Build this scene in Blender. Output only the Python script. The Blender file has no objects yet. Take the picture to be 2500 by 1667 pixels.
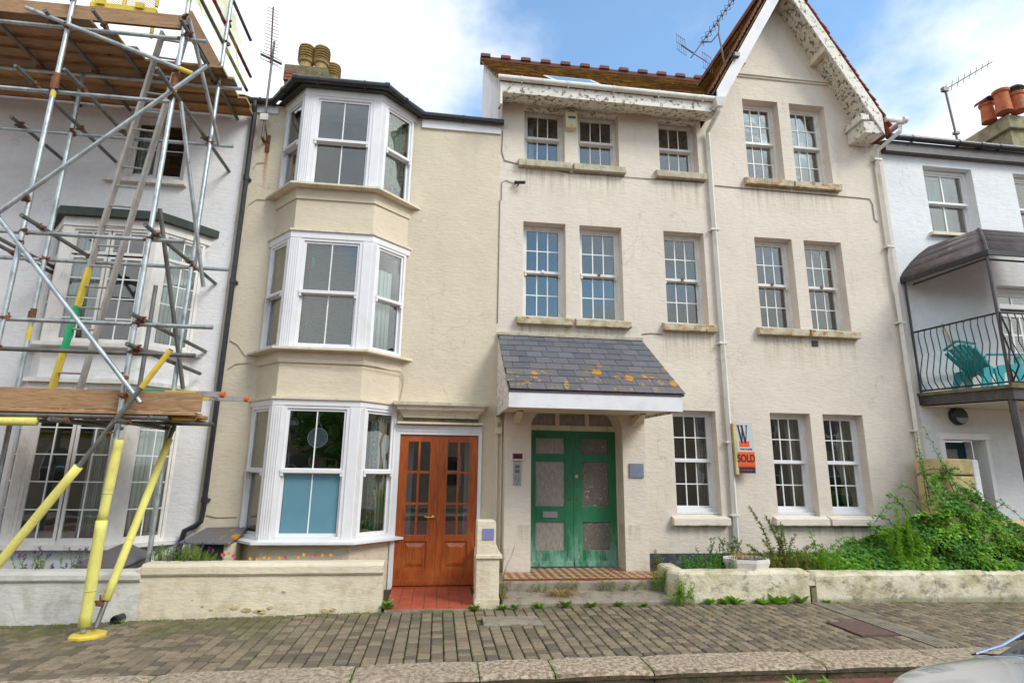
import bpy, math, random
from mathutils import Vector, Matrix, noise
R = random.Random(7)
SC = bpy.context.scene
COL = SC.collection
# ---------------------------------------------------------------- camera
PITCH, YAW, ROLL, FPX = math.radians(12.93), math.radians(7.1), math.radians(.78), 1380.0
CAMP = Vector((0, -8.6, 1.62))
_fw = Vector((math.sin(YAW)*math.cos(PITCH), math.cos(YAW)*math.cos(PITCH), math.sin(PITCH)))
_r0 = Vector((math.cos(YAW), -math.sin(YAW), 0)); _u0 = _r0.cross(_fw)
_rt = _r0*math.cos(ROLL)+_u0*math.sin(ROLL); _up = _u0*math.cos(ROLL)-_r0*math.sin(ROLL)
cam = bpy.data.cameras.new('camera'); co = bpy.data.objects.new('camera', cam); COL.objects.link(co)
co.matrix_world = Matrix(((_rt.x, _up.x, -_fw.x, CAMP.x), (_rt.y, _up.y, -_fw.y, CAMP.y), (_rt.z, _up.z, -_fw.z, CAMP.z), (0, 0, 0, 1)))
cam.sensor_width = 36; cam.lens = FPX/2500*36; cam.clip_start = .05; cam.clip_end = 2000
SC.camera = co
def at(u, v, Y):      # point of a surface at depth Y seen at photograph pixel (u, v): used to read measurements off the photograph
    d = _fw+_rt*((u-1250)/FPX)-_up*((v-833.5)/FPX)
    return CAMP+d*((Y-CAMP.y)/d.y)
def PZ1(a, b, Y): return at(a/2.8, b/2.8, Y)
def PZ2(a, b, Y): return at(a/2.8, 500+b/2.8, Y)
def PZ3(a, b, Y): return at(a/2.8, 1000+b/2.8, Y)
# ---------------------------------------------------------------- world, sun, exposure
W = bpy.data.worlds.new('World'); SC.world = W; W.use_nodes = True
SUN_EL, SUN_AZ = math.radians(41), math.radians(134)   # azimuth clockwise from +y (north)
nt = W.node_tree; nt.nodes.clear(); N = nt.nodes.new; LK = nt.links.new
out = N('ShaderNodeOutputWorld'); bg = N('ShaderNodeBackground'); LK(bg.outputs[0], out.inputs[0])
sky = N('ShaderNodeTexSky'); sky.sky_type = 'NISHITA'; sky.sun_disc = False; sky.sun_elevation = SUN_EL; sky.sun_rotation = SUN_AZ
sky.air_density = 1.0; sky.dust_density = .6; sky.ozone_density = 2.2
tc = N('ShaderNodeTexCoord'); sep = N('ShaderNodeSeparateXYZ'); LK(tc.outputs['Generated'], sep.inputs[0])
def wmath(op, a, b=None, c=None):
    m = N('ShaderNodeMath'); m.operation = op
    for i, x in enumerate((a, b, c)):
        if x is None: continue
        if isinstance(x, (int, float)): m.inputs[i].default_value = x
        else: LK(x, m.inputs[i])
    return m.outputs[0]
# clouds on a flat layer: divide by height so they shrink to the horizon
zz = wmath('MAXIMUM', sep.outputs[2], .06)
cx = wmath('DIVIDE', sep.outputs[0], wmath('ADD', zz, .25)); cy = wmath('DIVIDE', sep.outputs[1], wmath('ADD', zz, .25))
cmb = N('ShaderNodeCombineXYZ'); LK(cx, cmb.inputs[0]); LK(cy, cmb.inputs[1]); cmb.inputs[2].default_value = 4.4
n1 = N('ShaderNodeTexNoise'); n1.inputs['Scale'].default_value = 1.5; n1.inputs['Detail'].default_value = 9; n1.inputs['Roughness'].default_value = .56; LK(cmb.outputs[0], n1.inputs['Vector'])
n2 = N('ShaderNodeTexNoise'); n2.inputs['Scale'].default_value = .55; n2.inputs['Detail'].default_value = 3; LK(cmb.outputs[0], n2.inputs['Vector'])
# broad banks: a white bank to the left of the street's axis, thin veils to the right
dxl = wmath('SUBTRACT', cx, .2); bank = wmath('ADD', wmath('MULTIPLY', wmath('MAXIMUM', wmath('MULTIPLY', dxl, -1), 0), .55), wmath('MULTIPLY', wmath('MAXIMUM', dxl, 0), .17))
s = wmath('ADD', wmath('ADD', wmath('MULTIPLY', n1.outputs[0], .8), wmath('MULTIPLY', n2.outputs[0], .35)), bank)
mr = N('ShaderNodeMapRange'); mr.interpolation_type = 'SMOOTHSTEP'; LK(s, mr.inputs[0])
mr.inputs[1].default_value = .585; mr.inputs[2].default_value = .78; mr.inputs[3].default_value = 0.06; mr.inputs[4].default_value = 1
cr = N('ShaderNodeMixRGB'); LK(wmath('MULTIPLY', n1.outputs[0], 1), cr.inputs[0]); cr.inputs[1].default_value = (6.4, 6.9, 7.7, 1); cr.inputs[2].default_value = (9.6, 9.7, 9.8, 1)
sb = N('ShaderNodeMixRGB'); sb.blend_type = 'MULTIPLY'; sb.inputs[0].default_value = 1; LK(sky.outputs[0], sb.inputs[1]); sb.inputs[2].default_value = (1.68, 2.12, 2.15, 1)
mx = N('ShaderNodeMixRGB'); LK(mr.outputs[0], mx.inputs[0]); LK(sb.outputs[0], mx.inputs[1]); LK(cr.outputs[0], mx.inputs[2])
LK(mx.outputs[0], bg.inputs[0]); bg.inputs[1].default_value = .095
sl = bpy.data.lights.new('sun', 'SUN'); sl.energy = 1.7; sl.angle = math.radians(22); sl.color = (1, .95, .87)
so = bpy.data.objects.new('sun', sl); COL.objects.link(so); so.location = (6, -12, 14)
sd = Vector((math.sin(SUN_AZ)*math.cos(SUN_EL), math.cos(SUN_AZ)*math.cos(SUN_EL), math.sin(SUN_EL)))
so.rotation_euler = sd.to_track_quat('Z', 'Y').to_euler()
SC.view_settings.view_transform = 'Standard'; SC.view_settings.look = 'None'; SC.view_settings.exposure = 0.67; SC.view_settings.gamma = 1
SC.render.engine = 'CYCLES'
SC.cycles.max_bounces = 8; SC.cycles.transparent_max_bounces = 24
# ---------------------------------------------------------------- materials
class NT:
    def __init__(s, name):
        s.m = bpy.data.materials.new(name); s.m.use_nodes = True; s.t = s.m.node_tree; s.t.nodes.clear()
        s.o = s.n('ShaderNodeOutputMaterial'); s.b = s.n('ShaderNodeBsdfPrincipled'); s.l(s.b.outputs[0], s.o.inputs[0])
        g = s.n('ShaderNodeNewGeometry'); s.pos = g.outputs['Position']; s.isl = g.outputs['Random Per Island']; s.nrm = g.outputs['Normal']
        s.rnd = s.n('ShaderNodeObjectInfo').outputs['Random']
        s.sep = s.n('ShaderNodeSeparateXYZ'); s.l(s.pos, s.sep.inputs[0])
        s.bump = None
    def n(s, k): return s.t.nodes.new(k)
    def l(s, a, b): s.t.links.new(a, b)
    def put(s, sock, v):
        if isinstance(v, (int, float)): sock.default_value = v
        elif isinstance(v, tuple): sock.default_value = v if len(v) == 4 or len(sock.default_value) == 3 else (*v, 1)
        else: s.l(v, sock)
    def mth(s, op, a, b=0, c=0):
        m = s.n('ShaderNodeMath'); m.operation = op
        for i, x in enumerate((a, b, c)): s.put(m.inputs[i], x)
        return m.outputs[0]
    def mp(s, sc, loc=(0, 0, 0), src=None, rot=(0, 0, 0)):
        m = s.n('ShaderNodeMapping'); s.l(src or s.pos, m.inputs[0]); m.inputs['Scale'].default_value = sc; m.inputs['Location'].default_value = loc; m.inputs['Rotation'].default_value = rot
        return m.outputs[0]
    def noise(s, scale, detail=4, rough=.55, vec=None, dist=0):
        m = s.n('ShaderNodeTexNoise'); m.inputs['Scale'].default_value = scale; m.inputs['Detail'].default_value = detail; m.inputs['Roughness'].default_value = rough; m.inputs['Distortion'].default_value = dist
        s.l(vec or s.pos, m.inputs['Vector']); return m.outputs[0]
    def ramp(s, v, a, b, lo=0, hi=1):
        m = s.n('ShaderNodeMapRange'); m.interpolation_type = 'SMOOTHSTEP'; s.put(m.inputs[0], v)
        for i, x in enumerate((a, b, lo, hi)): m.inputs[i+1].default_value = x
        return m.outputs[0]
    def mix(s, f, a, b, mode='MIX'):
        m = s.n('ShaderNodeMixRGB'); m.blend_type = mode; s.put(m.inputs[0], f); s.put(m.inputs[1], a); s.put(m.inputs[2], b); return m.outputs[0]
    def bmp(s, h, dist=.01, strength=1):
        m = s.n('ShaderNodeBump'); m.inputs['Distance'].default_value = dist; m.inputs['Strength'].default_value = strength; s.l(h, m.inputs['Height'])
        if s.bump: s.l(s.bump, m.inputs['Normal'])
        s.bump = m.outputs[0]; s.l(s.bump, s.b.inputs['Normal'])
    def done(s, col, rough=.7, **k):
        s.put(s.b.inputs['Base Color'], col); s.put(s.b.inputs['Roughness'], rough)
        for a, v in k.items(): s.put(s.b.inputs[a.replace('_', ' ')], v)
        return s.m
def dark(c, f): return tuple(x*f for x in c)
HB = .013
def render_wall(name, c, dirt, rowz=(), amt=.5, horiz=1.0):
    t = NT(name)
    big = t.noise(.7, 5, .6); fine = t.noise(9, 5, .65)
    col = t.mix(t.ramp(big, .35, .7), c, dark(c, .9))
    col = t.mix(t.ramp(fine, .4, .75, 0, .35), col, dark(c, .8))
    streak = t.noise(2.4, 6, .7, t.mp((2.2, 2.2, .16)))
    patch = t.noise(1.1, 6, .7, t.mp((1, 1, 1), (5, 3, 9)))
    st = t.mth('MULTIPLY', t.ramp(streak, .5, .78), t.ramp(patch, .45, .7))
    col = t.mix(t.mth('MULTIPLY', st, amt), col, dirt)
    for z, h in rowz:   # rain-carried dirt under the sill lines and along the foot of the wall
        band = t.mth('MULTIPLY', t.ramp(t.sep.outputs[2], z-h, z, 0, 1), t.mth('LESS_THAN', t.sep.outputs[2], z))
        xm = None
        for xa, xb in ((1.13, 2.04), (2.08, 3.0), (3.54, 4.46), (5.2, 6.09), (6.12, 7.03)):
            q = t.mth('MULTIPLY', t.ramp(t.sep.outputs[0], xa-.02, xa+.04), t.ramp(t.sep.outputs[0], xb-.04, xb+.02, 1, 0)); xm = q if xm is None else t.mth('ADD', xm, q)
        band = t.mth('MULTIPLY', band, xm)
        col = t.mix(t.mth('MULTIPLY', t.mth('MULTIPLY', band, t.ramp(t.noise(4, 5, .7, t.mp((3, 3, .12))), .42, .70)), .8), col, dirt)
    if name == 'cream_render':   # rust run below the aerial bracket
        rx = t.ramp(t.mth('ABSOLUTE', t.mth('ADD', t.mth('ADD', t.sep.outputs[0], 2.93), t.mth('MULTIPLY', t.mth('SUBTRACT', t.noise(6, 3), .5), .06))), .0, .045, 1, 0); rzz = t.mth('MULTIPLY', t.ramp(t.sep.outputs[2], 5.7, 6.6, 0, 1), t.mth('LESS_THAN', t.sep.outputs[2], 6.72)); col = t.mix(t.mth('MULTIPLY', t.mth('MULTIPLY', rx, rzz), .85), col, (.38, .13, .02))
    foot = t.mth('MULTIPLY', t.ramp(t.sep.outputs[2], .1, .75, 1, 0), t.ramp(t.noise(3.2, 6, .7), .42, .68))
    col = t.mix(t.mth('MULTIPLY', foot, .5), col, dirt)
    spot = t.ramp(t.noise(21, 3, .6), .73, .8)
    col = t.mix(t.mth('MULTIPLY', spot, .45), col, dark(dirt, .6))
    t.bmp(t.noise(13, 7, .68, t.mp((.6*horiz, 1, 1.7))), HB, .8)
    t.bmp(t.noise(2.1, 3, .5), .05, .35)
    crk = t.n('ShaderNodeTexVoronoi'); crk.feature = 'DISTANCE_TO_EDGE'; crk.inputs['Scale'].default_value = .42; t.l(t.mth('ADD', 0, 0), crk.inputs['Randomness'])
    crk.inputs['Randomness'].default_value = 1
    for l in list(crk.inputs['Randomness'].links): t.t.links.remove(l)
    wv = t.n('ShaderNodeVectorMath'); wv.operation = 'ADD'; t.l(t.pos, wv.inputs[0])
    nn = t.n('ShaderNodeTexNoise'); nn.inputs['Scale'].default_value = 1.7; nn.inputs['Detail'].default_value = 5; t.l(t.pos, nn.inputs['Vector']); t.l(nn.outputs['Color'], wv.inputs[1]); t.l(wv.outputs[0], crk.inputs['Vector'])
    line = t.mth('MULTIPLY', t.ramp(crk.outputs['Distance'], 0, .006, 1, 0), t.ramp(t.noise(.9, 2, .5, t.mp((1, 1, 1), (1, 7, 2))), .5, .56))
    col = t.mix(t.mth('MULTIPLY', line, .22), col, dark(dirt, .55))
    return t.done(col, .88)
def simple(name, c, rough=.6, var=.15, sc=6, bump=0, bs=40, metallic=0, dirt=None, damt=.4, island=0, objv=0, **k):
    t = NT(name)
    col = t.mix(t.ramp(t.noise(sc, 5, .6), .35, .7), c, dark(c, 1-var))
    if island: col = t.mix(t.mth('MULTIPLY', t.isl, island), col, dark(c, .45))
    if objv: col = t.mix(t.mth('MULTIPLY', t.rnd, objv), col, dark(c, .5))
    if dirt: col = t.mix(t.mth('MULTIPLY', t.ramp(t.noise(sc*1.7, 6, .7, t.mp((1, 1, .5), (3, 1, 8))), .5, .68), damt), col, dirt)
    if bump: t.bmp(t.noise(bs, 5, .6), bump)
    return t.done(col, rough, Metallic=metallic, **k)
M = {}
M['cream'] = render_wall('cream_render', (.665, .58, .435), (.36, .29, .15), [], .6)
M['stone_cream'] = render_wall('pale_cream_render', (.70, .625, .525), (.34, .28, .17), [(6.64, .7), (3.9, .7), (.88, .35)], .7)
M['white_wall'] = render_wall('white_render', (.78, .77, .765), (.44, .39, .31), [], .3)
M['bright_wall'] = render_wall('bright_white_render', (.74, .76, .76), (.45, .42, .33), [], .25)
M['garden_white'] = render_wall('garden_wall_white', (.68, .67, .62), (.3, .27, .17), [], .35)
M['garden_cream'] = render_wall('garden_wall_cream', (.74, .655, .49), (.33, .24, .1), [], .5)
def lichen_wall():
    t = NT('lichened_concrete'); c = (.68, .62, .47)
    col = t.mix(t.ramp(t.noise(3, 6, .7), .4, .65), c, (.47, .41, .25))
    col = t.mix(t.mth('MULTIPLY', t.ramp(t.noise(5.5, 7, .75, t.mp((1, 1, 1.6))), .50, .66), .85), col, (.2, .18, .13))
    col = t.mix(t.mth('MULTIPLY', t.ramp(t.sep.outputs[2], .06, .0, 0, 1), .6), col, (.16, .15, .08))
    t.bmp(t.noise(24, 6, .65), .012); t.bmp(t.noise(4, 4, .6), .03, .6)
    return t.done(col, .9)
M['lichen'] = lichen_wall()
M['ochre'] = simple('ochre_lichened_stone', (.62, .50, .25), .9, .3, 5, .01, 30, dirt=(.3, .25, .09), damt=.5)
M['upvc'] = simple('white_upvc_frame', (.75, .75, .755), .35, .05, 3, dirt=(.5, .46, .38), damt=.2)
M['upvc_old'] = simple('aged_white_frame', (.73, .71, .67), .5, .1, 5, dirt=(.42, .35, .24), damt=.4)
M['bar'] = simple('glazing_bar_white', (.78, .80, .77), .4, .03, 3)
M['sill'] = simple('stained_sill', (.50, .45, .33), .9, .25, 7, .008, 40, dirt=(.24, .2, .12), damt=.75)
def rusty_sill():
    t = NT('rust_spotted_sill'); col = t.mix(t.ramp(t.noise(7, 5, .6), .4, .65), (.5, .45, .31), (.33, .29, .17))
    col = t.mix(t.ramp(t.noise(7, 6, .75, t.mp((1, 1, 1.6), (2, 2, 2))), .52, .62), col, (.34, .11, .015))
    t.bmp(t.noise(30, 5, .6), .01); return t.done(col, .9)
M['rsill'] = rusty_sill()
M['black'] = simple('black_painted_iron', (.022, .023, .027), .32, .3, 12, .002, 60, dirt=(.10, .09, .08), damt=.25)
M['dark_trim'] = simple('dark_brown_painted_trim', (.06, .052, .055), .45, .3, 7, .003, 30, dirt=(.14, .12, .11), damt=.4)
M['white_pipe'] = simple('white_painted_pipe', (.72, .70, .64), .4, .08, 3, dirt=(.4, .33, .18), damt=.45)
def peeling(name, base=(.74, .71, .63), under=(.30, .25, .18), lo=.56, hi=.59, sc=12):
    t = NT(name); n = t.noise(sc, 7, .72, t.mp((1, 1, 1), (4, 2, 7), rot=(.1, 0, 0)))
    f = t.ramp(n, lo, hi); col = t.mix(f, t.mix(t.ramp(t.noise(3, 4), .4, .7), base, dark(base, .85)), t.mix(t.noise(40, 3), under, dark(under, .5)))
    t.bmp(t.mth('SUBTRACT', 1, f), .006); return t.done(col, .8)
M['peel'] = peeling('peeling_white_paint')
M['peel_heavy'] = peeling('heavily_peeling_soffit_paint', (.70, .65, .54), (.26, .22, .15), .545, .57, 14)
M['cream_paint'] = simple('cream_painted_timber', (.70, .63, .48), .6, .12, 5, dirt=(.33, .26, .14), damt=.45)
M['fascia_white'] = peeling('white_fascia_board', (.73, .735, .74), (.42, .25, .1), .66, .69, 5)
def wood_door():
    t = NT('varnished_orange_brown_wood'); g = t.noise(5, 6, .65, t.mp((9, 9, .7)), 1.2)
    col = t.mix(t.ramp(g, .3, .72), (.42, .095, .014), (.21, .036, .007))
    col = t.mix(t.ramp(t.noise(1.8, 4, .6, t.mp((1, 1, .7), (3, 3, 3))), .5, .72, 0, .8), col, (.50, .17, .03))
    t.bmp(g, .002); return t.done(col, .33, Coat_Weight=.25)
M['door_wood'] = wood_door()
def green_door():
    t = NT('worn_green_door_paint'); zf = t.ramp(t.sep.outputs[2], 1.0, .3)
    col = t.mix(t.noise(6, 4), (.006, .13, .045), (.010, .16, .062))
    ch = t.noise(5, 6, .75, t.mp((1.3, 1.3, .35)))
    col = t.mix(t.mth('MULTIPLY', t.ramp(ch, .36, .60), t.mth('ADD', t.mth('MULTIPLY', zf, .8), .08)), col, (.22, .40, .32))
    col = t.mix(t.mth('MULTIPLY', t.ramp(t.noise(7, 6, .8, t.mp((1, 1, .6), (1, 1, 1))), .6, .64), t.ramp(t.sep.outputs[2], .62, .3, 0, 1)), col, (.45, .43, .36))
    t.bmp(ch, .004); return t.done(col, .42)
M['door_green'] = green_door()
M['teal_door'] = simple('dark_teal_paint', (.01, .06, .075), .4, .2, 5)
def slate():
    t = NT('grey_roof_slate'); col = t.mix(t.rnd, (.075, .082, .098), (.14, .13, .145))
    zf = t.ramp(t.sep.outputs[2], 3.75, 2.9)
    col = t.mix(t.mth('MULTIPLY', t.ramp(t.noise(3.0, 5, .7), .4, .65), .7), col, t.mix(zf, (.09, .115, .14), (.12, .108, .10)))
    col = t.mix(t.ramp(t.noise(26, 5, .7, t.mp((1, 1, 1), (9, 1, 1))), .6, .68, 0, .8), col, (.022, .02, .018))
    wp = t.n('ShaderNodeTexVoronoi'); wp.inputs['Scale'].default_value = 3.6; t.l(t.mp((1, .75, .75)), wp.inputs['Vector'])
    blot = t.mth('ADD', wp.outputs['Distance'], t.mth('MULTIPLY', t.noise(16, 5, .7), .22))
    f = t.mth('MULTIPLY', t.ramp(blot, .345, .325, 0, 1), t.ramp(t.sep.outputs[2], 3.25, 2.95, 0, 1))
    col = t.mix(f, col, (.46, .20, .012)); f2 = t.mth('MULTIPLY', t.ramp(t.noise(9, 6, .72, t.mp((1, 1, 1), (3, 7, 1))), .585, .61), t.ramp(t.sep.outputs[2], 3.2, 2.85, 0, .9)); col = t.mix(f2, col, (.42, .24, .02)); t.bmp(t.noise(30, 5, .6), .006); t.bmp(f, .004)
    return t.done(col, .55)
M['slate'] = slate()
def rooftile():
    t = NT('mossy_clay_roof_tile'); col = t.mix(t.rnd, (.17, .065, .038), (.11, .05, .035))
    col = t.mix(t.ramp(t.noise(2.3, 6, .7), .40, .62), col, (.38, .23, .015)); col = t.mix(t.ramp(t.noise(6, 7, .75, t.mp((1, .4, .4))), .47, .60), col, (.09, .045, .018))
    t.bmp(t.noise(35, 5, .6), .01); return t.done(col, .95)
M['moss_tile'] = rooftile()
def redtile(name, a, b):
    t = NT(name); col = t.mix(t.rnd, a, b); col = t.mix(t.ramp(t.noise(12, 6, .7), .52, .7), col, (.10, .05, .03))
    t.bmp(t.noise(35, 5, .6), .008); return t.done(col, .85)
M['red_tile'] = redtile('clay_verge_tile', (.36, .09, .03), (.17, .055, .03))
M['ridge_tile'] = redtile('dark_clay_ridge_tile', (.16, .05, .035), (.11, .045, .03))
M['terracotta'] = simple('terracotta_pot', (.50, .13, .04), .75, .3, 6, .004, 30, dirt=(.07, .04, .03), damt=.6)
M['buff_pot'] = simple('buff_clay_pot', (.40, .27, .10), .75, .3, 6, .004, 30, dirt=(.13, .09, .04), damt=.7)
M['mossy_cement'] = simple('mossy_cement', (.20, .17, .09), .95, .4, 6, .015, 25, dirt=(.07, .06, .03), damt=.8)
M['chimney_stone'] = simple('lichened_chimney_render', (.38, .34, .22), .95, .4, 4, .012, 25, dirt=(.20, .19, .05), damt=.8)
M['brick'] = simple('old_red_brick', (.33, .10, .055), .9, .3, 8, .008, 40, objv=.5, dirt=(.12, .08, .05), damt=.6)
M['felt'] = simple('green_grey_roof_felt', (.055, .07, .058), .95, .3, 9, .006, 60)
def glass(name='window_glass', tint=(.90, .94, .935), refl=.16, rough=.0, wave=0.0, wsc=3):
    t = NT(name); t.t.nodes.remove(t.b)
    tr = t.n('ShaderNodeBsdfTransparent'); tr.inputs[0].default_value = (*tint, 1)
    gl = t.n('ShaderNodeBsdfGlossy'); gl.inputs['Color'].default_value = (.97, .95, .91, 1); gl.inputs['Roughness'].default_value = rough
    fr = t.n('ShaderNodeFresnel'); fr.inputs[0].default_value = 1.45
    f = t.mth('ADD', refl, t.mth('MULTIPLY', fr.outputs[0], .8)); mxs = t.n('ShaderNodeMixShader'); t.l(f, mxs.inputs[0]); t.l(tr.outputs[0], mxs.inputs[1]); t.l(gl.outputs[0], mxs.inputs[2]); t.l(mxs.outputs[0], t.o.inputs[0])
    if wave:
        bm = t.n('ShaderNodeBump'); bm.inputs['Distance'].default_value = wave; t.l(t.noise(wsc, 2, .5), bm.inputs['Height']); t.l(bm.outputs[0], gl.inputs['Normal'])
    return t.m
M['glass'] = glass(refl=.06, wave=.004, wsc=1.6)
M['glass_clear'] = glass('clear_door_glass', (.85, .88, .88), .1)
def obscure(name, tiles):
    t = NT(name)
    if tiles: v = t.n('ShaderNodeTexVoronoi'); v.feature = 'DISTANCE_TO_EDGE'; v.inputs['Scale'].default_value = 24; t.l(t.mp((1, 1, 1.5)), v.inputs['Vector']); h = t.ramp(v.outputs['Distance'], 0, .1)
    else: h = t.noise(20, 3, .5, t.mp((1.6, 1, .6)))
    t.bmp(h, .012, 1)
    return t.done(t.mix(h, (.44, .41, .36), (.17, .15, .125)), .16, Specular_IOR_Level=.9)
M['obscure'] = obscure('rippled_obscure_glass', 0); M['obscure2'] = obscure('hammered_obscure_glass', 1)
M['film'] = simple('teal_frosted_window_film', (.12, .27, .34), .25, .12, 2, Coat_Weight=.4)
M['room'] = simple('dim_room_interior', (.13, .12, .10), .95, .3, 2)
M['curtain_w'] = simple('white_net_curtain', (.62, .66, .62), .95, .1, 4)
M['curtain_b'] = simple('beige_curtain', (.48, .42, .32), .95, .12, 4)
M['blind'] = simple('white_blind_slat', (.66, .70, .68), .6, .05, 4)
def floral(name, bg, cols, sc):
    t = NT(name); v = t.n('ShaderNodeTexVoronoi'); v.inputs['Scale'].default_value = sc; t.l(t.pos, v.inputs['Vector'])
    s = t.n('ShaderNodeSeparateColor'); t.l(v.outputs['Color'], s.inputs[0]); col = bg
    for i, c in enumerate(cols): col = t.mix(t.mth('MULTIPLY', t.ramp(v.outputs['Distance'], .45, .5, 1, 0), t.mth('GREATER_THAN', s.outputs[i], .55)), col, c)
    return t.done(col, .9)
M['floral'] = floral('bright_floral_curtain', (.05, .13, .09), [(.45, .36, .12), (.35, .06, .05), (.10, .2, .3)], 22)
M['floral2'] = floral('pale_leafy_curtain', (.5, .56, .47), [(.12, .3, .3), (.2, .33, .25)], 20)
M['galv'] = simple('galvanised_steel_tube', (.50, .56, .57), .42, .35, 6, .001, 80, metallic=.65, dirt=(.16, .16, .14), damt=.6)
M['galv_dark'] = simple('weathered_steel_tube', (.20, .205, .19), .55, .35, 6, .001, 80, metallic=.5, dirt=(.09, .08, .06), damt=.6)
M['rust'] = simple('rusty_coupler', (.25, .10, .045), .8, .5, 30, .004, 60, metallic=.3, dirt=(.3, .16, .06), damt=.5)
def board():
    t = NT('scaffold_board_timber'); g = t.noise(4, 7, .7, t.mp((.8, 7, 7)), 1.5)
    col = t.mix(t.ramp(g, .3, .7), (.66, .40, .17), (.28, .14, .055)); col = t.mix(t.mth('MULTIPLY', t.rnd, .75), col, (.20, .13, .085))
    v = t.n('ShaderNodeTexVoronoi'); v.inputs['Scale'].default_value = 1.8; t.l(t.mp((1.2, 3, 4)), v.inputs['Vector']); col = t.mix(t.ramp(v.outputs['Distance'], .06, .12, .8, 0), col, (.07, .03, .014))
    t.bmp(g, .004); return t.done(col, .85)
M['board'] = board()
M['foam'] = simple('pale_yellow_foam_sleeve', (.70, .66, .17), .8, .12, 5, .003, 30, dirt=(.42, .37, .12), damt=.5)
M['yellow'] = simple('bright_yellow_paint', (.70, .52, .06), .5, .15, 9, dirt=(.3, .2, .04), damt=.3)
M['green_paint'] = simple('green_marker_paint', (.01, .38, .15), .6, .15, 9)
M['red_paint'] = simple('red_tape', (.42, .02, .02), .5, .15, 9)
M['alu'] = simple('aluminium_ladder', (.42, .39, .36), .55, .2, 8, metallic=.4, dirt=(.24, .2, .17), damt=.5)
M['orange_cap'] = simple('orange_plastic_cap', (.62, .12, .03), .6, .1, 9)
def netm():
    t = NT('yellow_debris_net'); t.t.nodes.remove(t.b); tr = t.n('ShaderNodeBsdfTransparent'); df = t.n('ShaderNodeBsdfDiffuse'); tl = t.n('ShaderNodeBsdfTranslucent')
    for d in (df, tl): d.inputs[0].default_value = (.66, .72, .14, 1)
    a = t.n('ShaderNodeMixShader'); a.inputs[0].default_value = .5; t.l(df.outputs[0], a.inputs[1]); t.l(tl.outputs[0], a.inputs[2])
    w = t.ramp(t.noise(2.6, 5, .6), .38, .68, .12, .62); m2 = t.n('ShaderNodeMixShader'); t.l(w, m2.inputs[0]); t.l(tr.outputs[0], m2.inputs[1]); t.l(a.outputs[0], m2.inputs[2]); t.l(m2.outputs[0], t.o.inputs[0]); return t.m
M['net'] = netm()
def sett(isl):
    t = NT('stone_sett'+('_field' if isl else '')); r = t.isl if isl else t.rnd
    col = t.mix(t.ramp(r, 0, 1), (.265, .205, .132), (.135, .106, .07)); col = t.mix(t.ramp(r, .72, 1.0, 0, .7), col, (.10, .085, .065))
    col = t.mix(t.ramp(t.noise(14, 6, .7), .45, .7, 0, .7), col, (.13, .105, .07)); col = t.mix(t.ramp(t.noise(60, 4, .7), .62, .72, 0, .6), col, (.42, .36, .27))
    ms = t.mth('MULTIPLY', t.ramp(t.noise(1.5, 5, .7), .42, .62), t.ramp(t.sep.outputs[1], -2.7, -1.3, .12, .8))
    ms2 = t.mth('MULTIPLY', ms, t.ramp(t.sep.outputs[0], 1.5, -3.0, .35, 1)); col = t.mix(ms2, col, (.095, .10, .025))
    t.bmp(t.noise(45, 6, .65), .012); return t.done(col, .85)
M['sett'] = sett(0); M['sett_f'] = sett(1)
def joint():
    t = NT('mossy_joint_soil'); col = t.mix(t.ramp(t.noise(6, 6, .7), .4, .62), (.030, .024, .010), (.085, .095, .015)); t.bmp(t.noise(50, 5), .01); return t.done(col, .95)
M['joint'] = joint()
def kerb():
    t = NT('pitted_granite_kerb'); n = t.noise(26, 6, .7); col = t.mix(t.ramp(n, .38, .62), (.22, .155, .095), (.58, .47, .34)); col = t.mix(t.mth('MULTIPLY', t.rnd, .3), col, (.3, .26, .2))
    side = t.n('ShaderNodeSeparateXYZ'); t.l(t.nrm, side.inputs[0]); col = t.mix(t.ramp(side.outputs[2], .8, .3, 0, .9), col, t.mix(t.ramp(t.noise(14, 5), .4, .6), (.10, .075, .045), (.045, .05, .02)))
    t.bmp(n, .03); return t.done(col, .9)
M['kerb'] = kerb()
M['concrete'] = simple('worn_concrete', (.29, .25, .19), .9, .3, 5, .01, 30, dirt=(.12, .11, .06), damt=.8)
M['road_brick'] = simple('red_road_brick', (.22, .085, .06), .85, .3, 8, .008, 40, objv=.5, dirt=(.09, .06, .04), damt=.5)
M['soil'] = simple('dark_soil', (.06, .045, .025), 1, .4, 12, .03, 20)
M['quarry'] = simple('red_quarry_tile', (.42, .085, .04), .55, .2, 6, .002, 40, objv=.25, dirt=(.22, .07, .04), damt=.5)
M['tile_cream'] = simple('cream_floor_tile', (.50, .38, .20), .5, .2, 9, .002, 40, objv=.2, dirt=(.2, .12, .06), damt=.5)
M['tile_red'] = simple('dark_red_floor_tile', (.26, .045, .025), .5, .2, 9, .002, 40, objv=.3, dirt=(.09, .03, .02), damt=.5)
M['manhole'] = simple('brown_iron_cover', (.14, .085, .065), .7, .3, 20, .01, 60)
M['plinth'] = simple('blue_black_plinth_paint', (.045, .055, .08), .6, .3, 6, .004, 40, dirt=(.4, .38, .3), damt=.25)
def leaf(name, a, b, rough=.5, tr=.25):
    t = NT(name); col = t.mix(t.isl, a, b); col = t.mix(t.ramp(t.isl, .93, .97), col, (.22, .2, .03)); m = t.done(col, rough)
    tl = t.n('ShaderNodeBsdfTranslucent'); t.l(col, tl.inputs[0]); ms = t.n('ShaderNodeMixShader'); ms.inputs[0].default_value = tr
    t.l(t.b.outputs[0], ms.inputs[1]); t.l(tl.outputs[0], ms.inputs[2]); t.l(ms.outputs[0], t.o.inputs[0]); return m
M['bramble'] = leaf('bramble_leaf', (.13, .36, .025), (.055, .19, .03))
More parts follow.
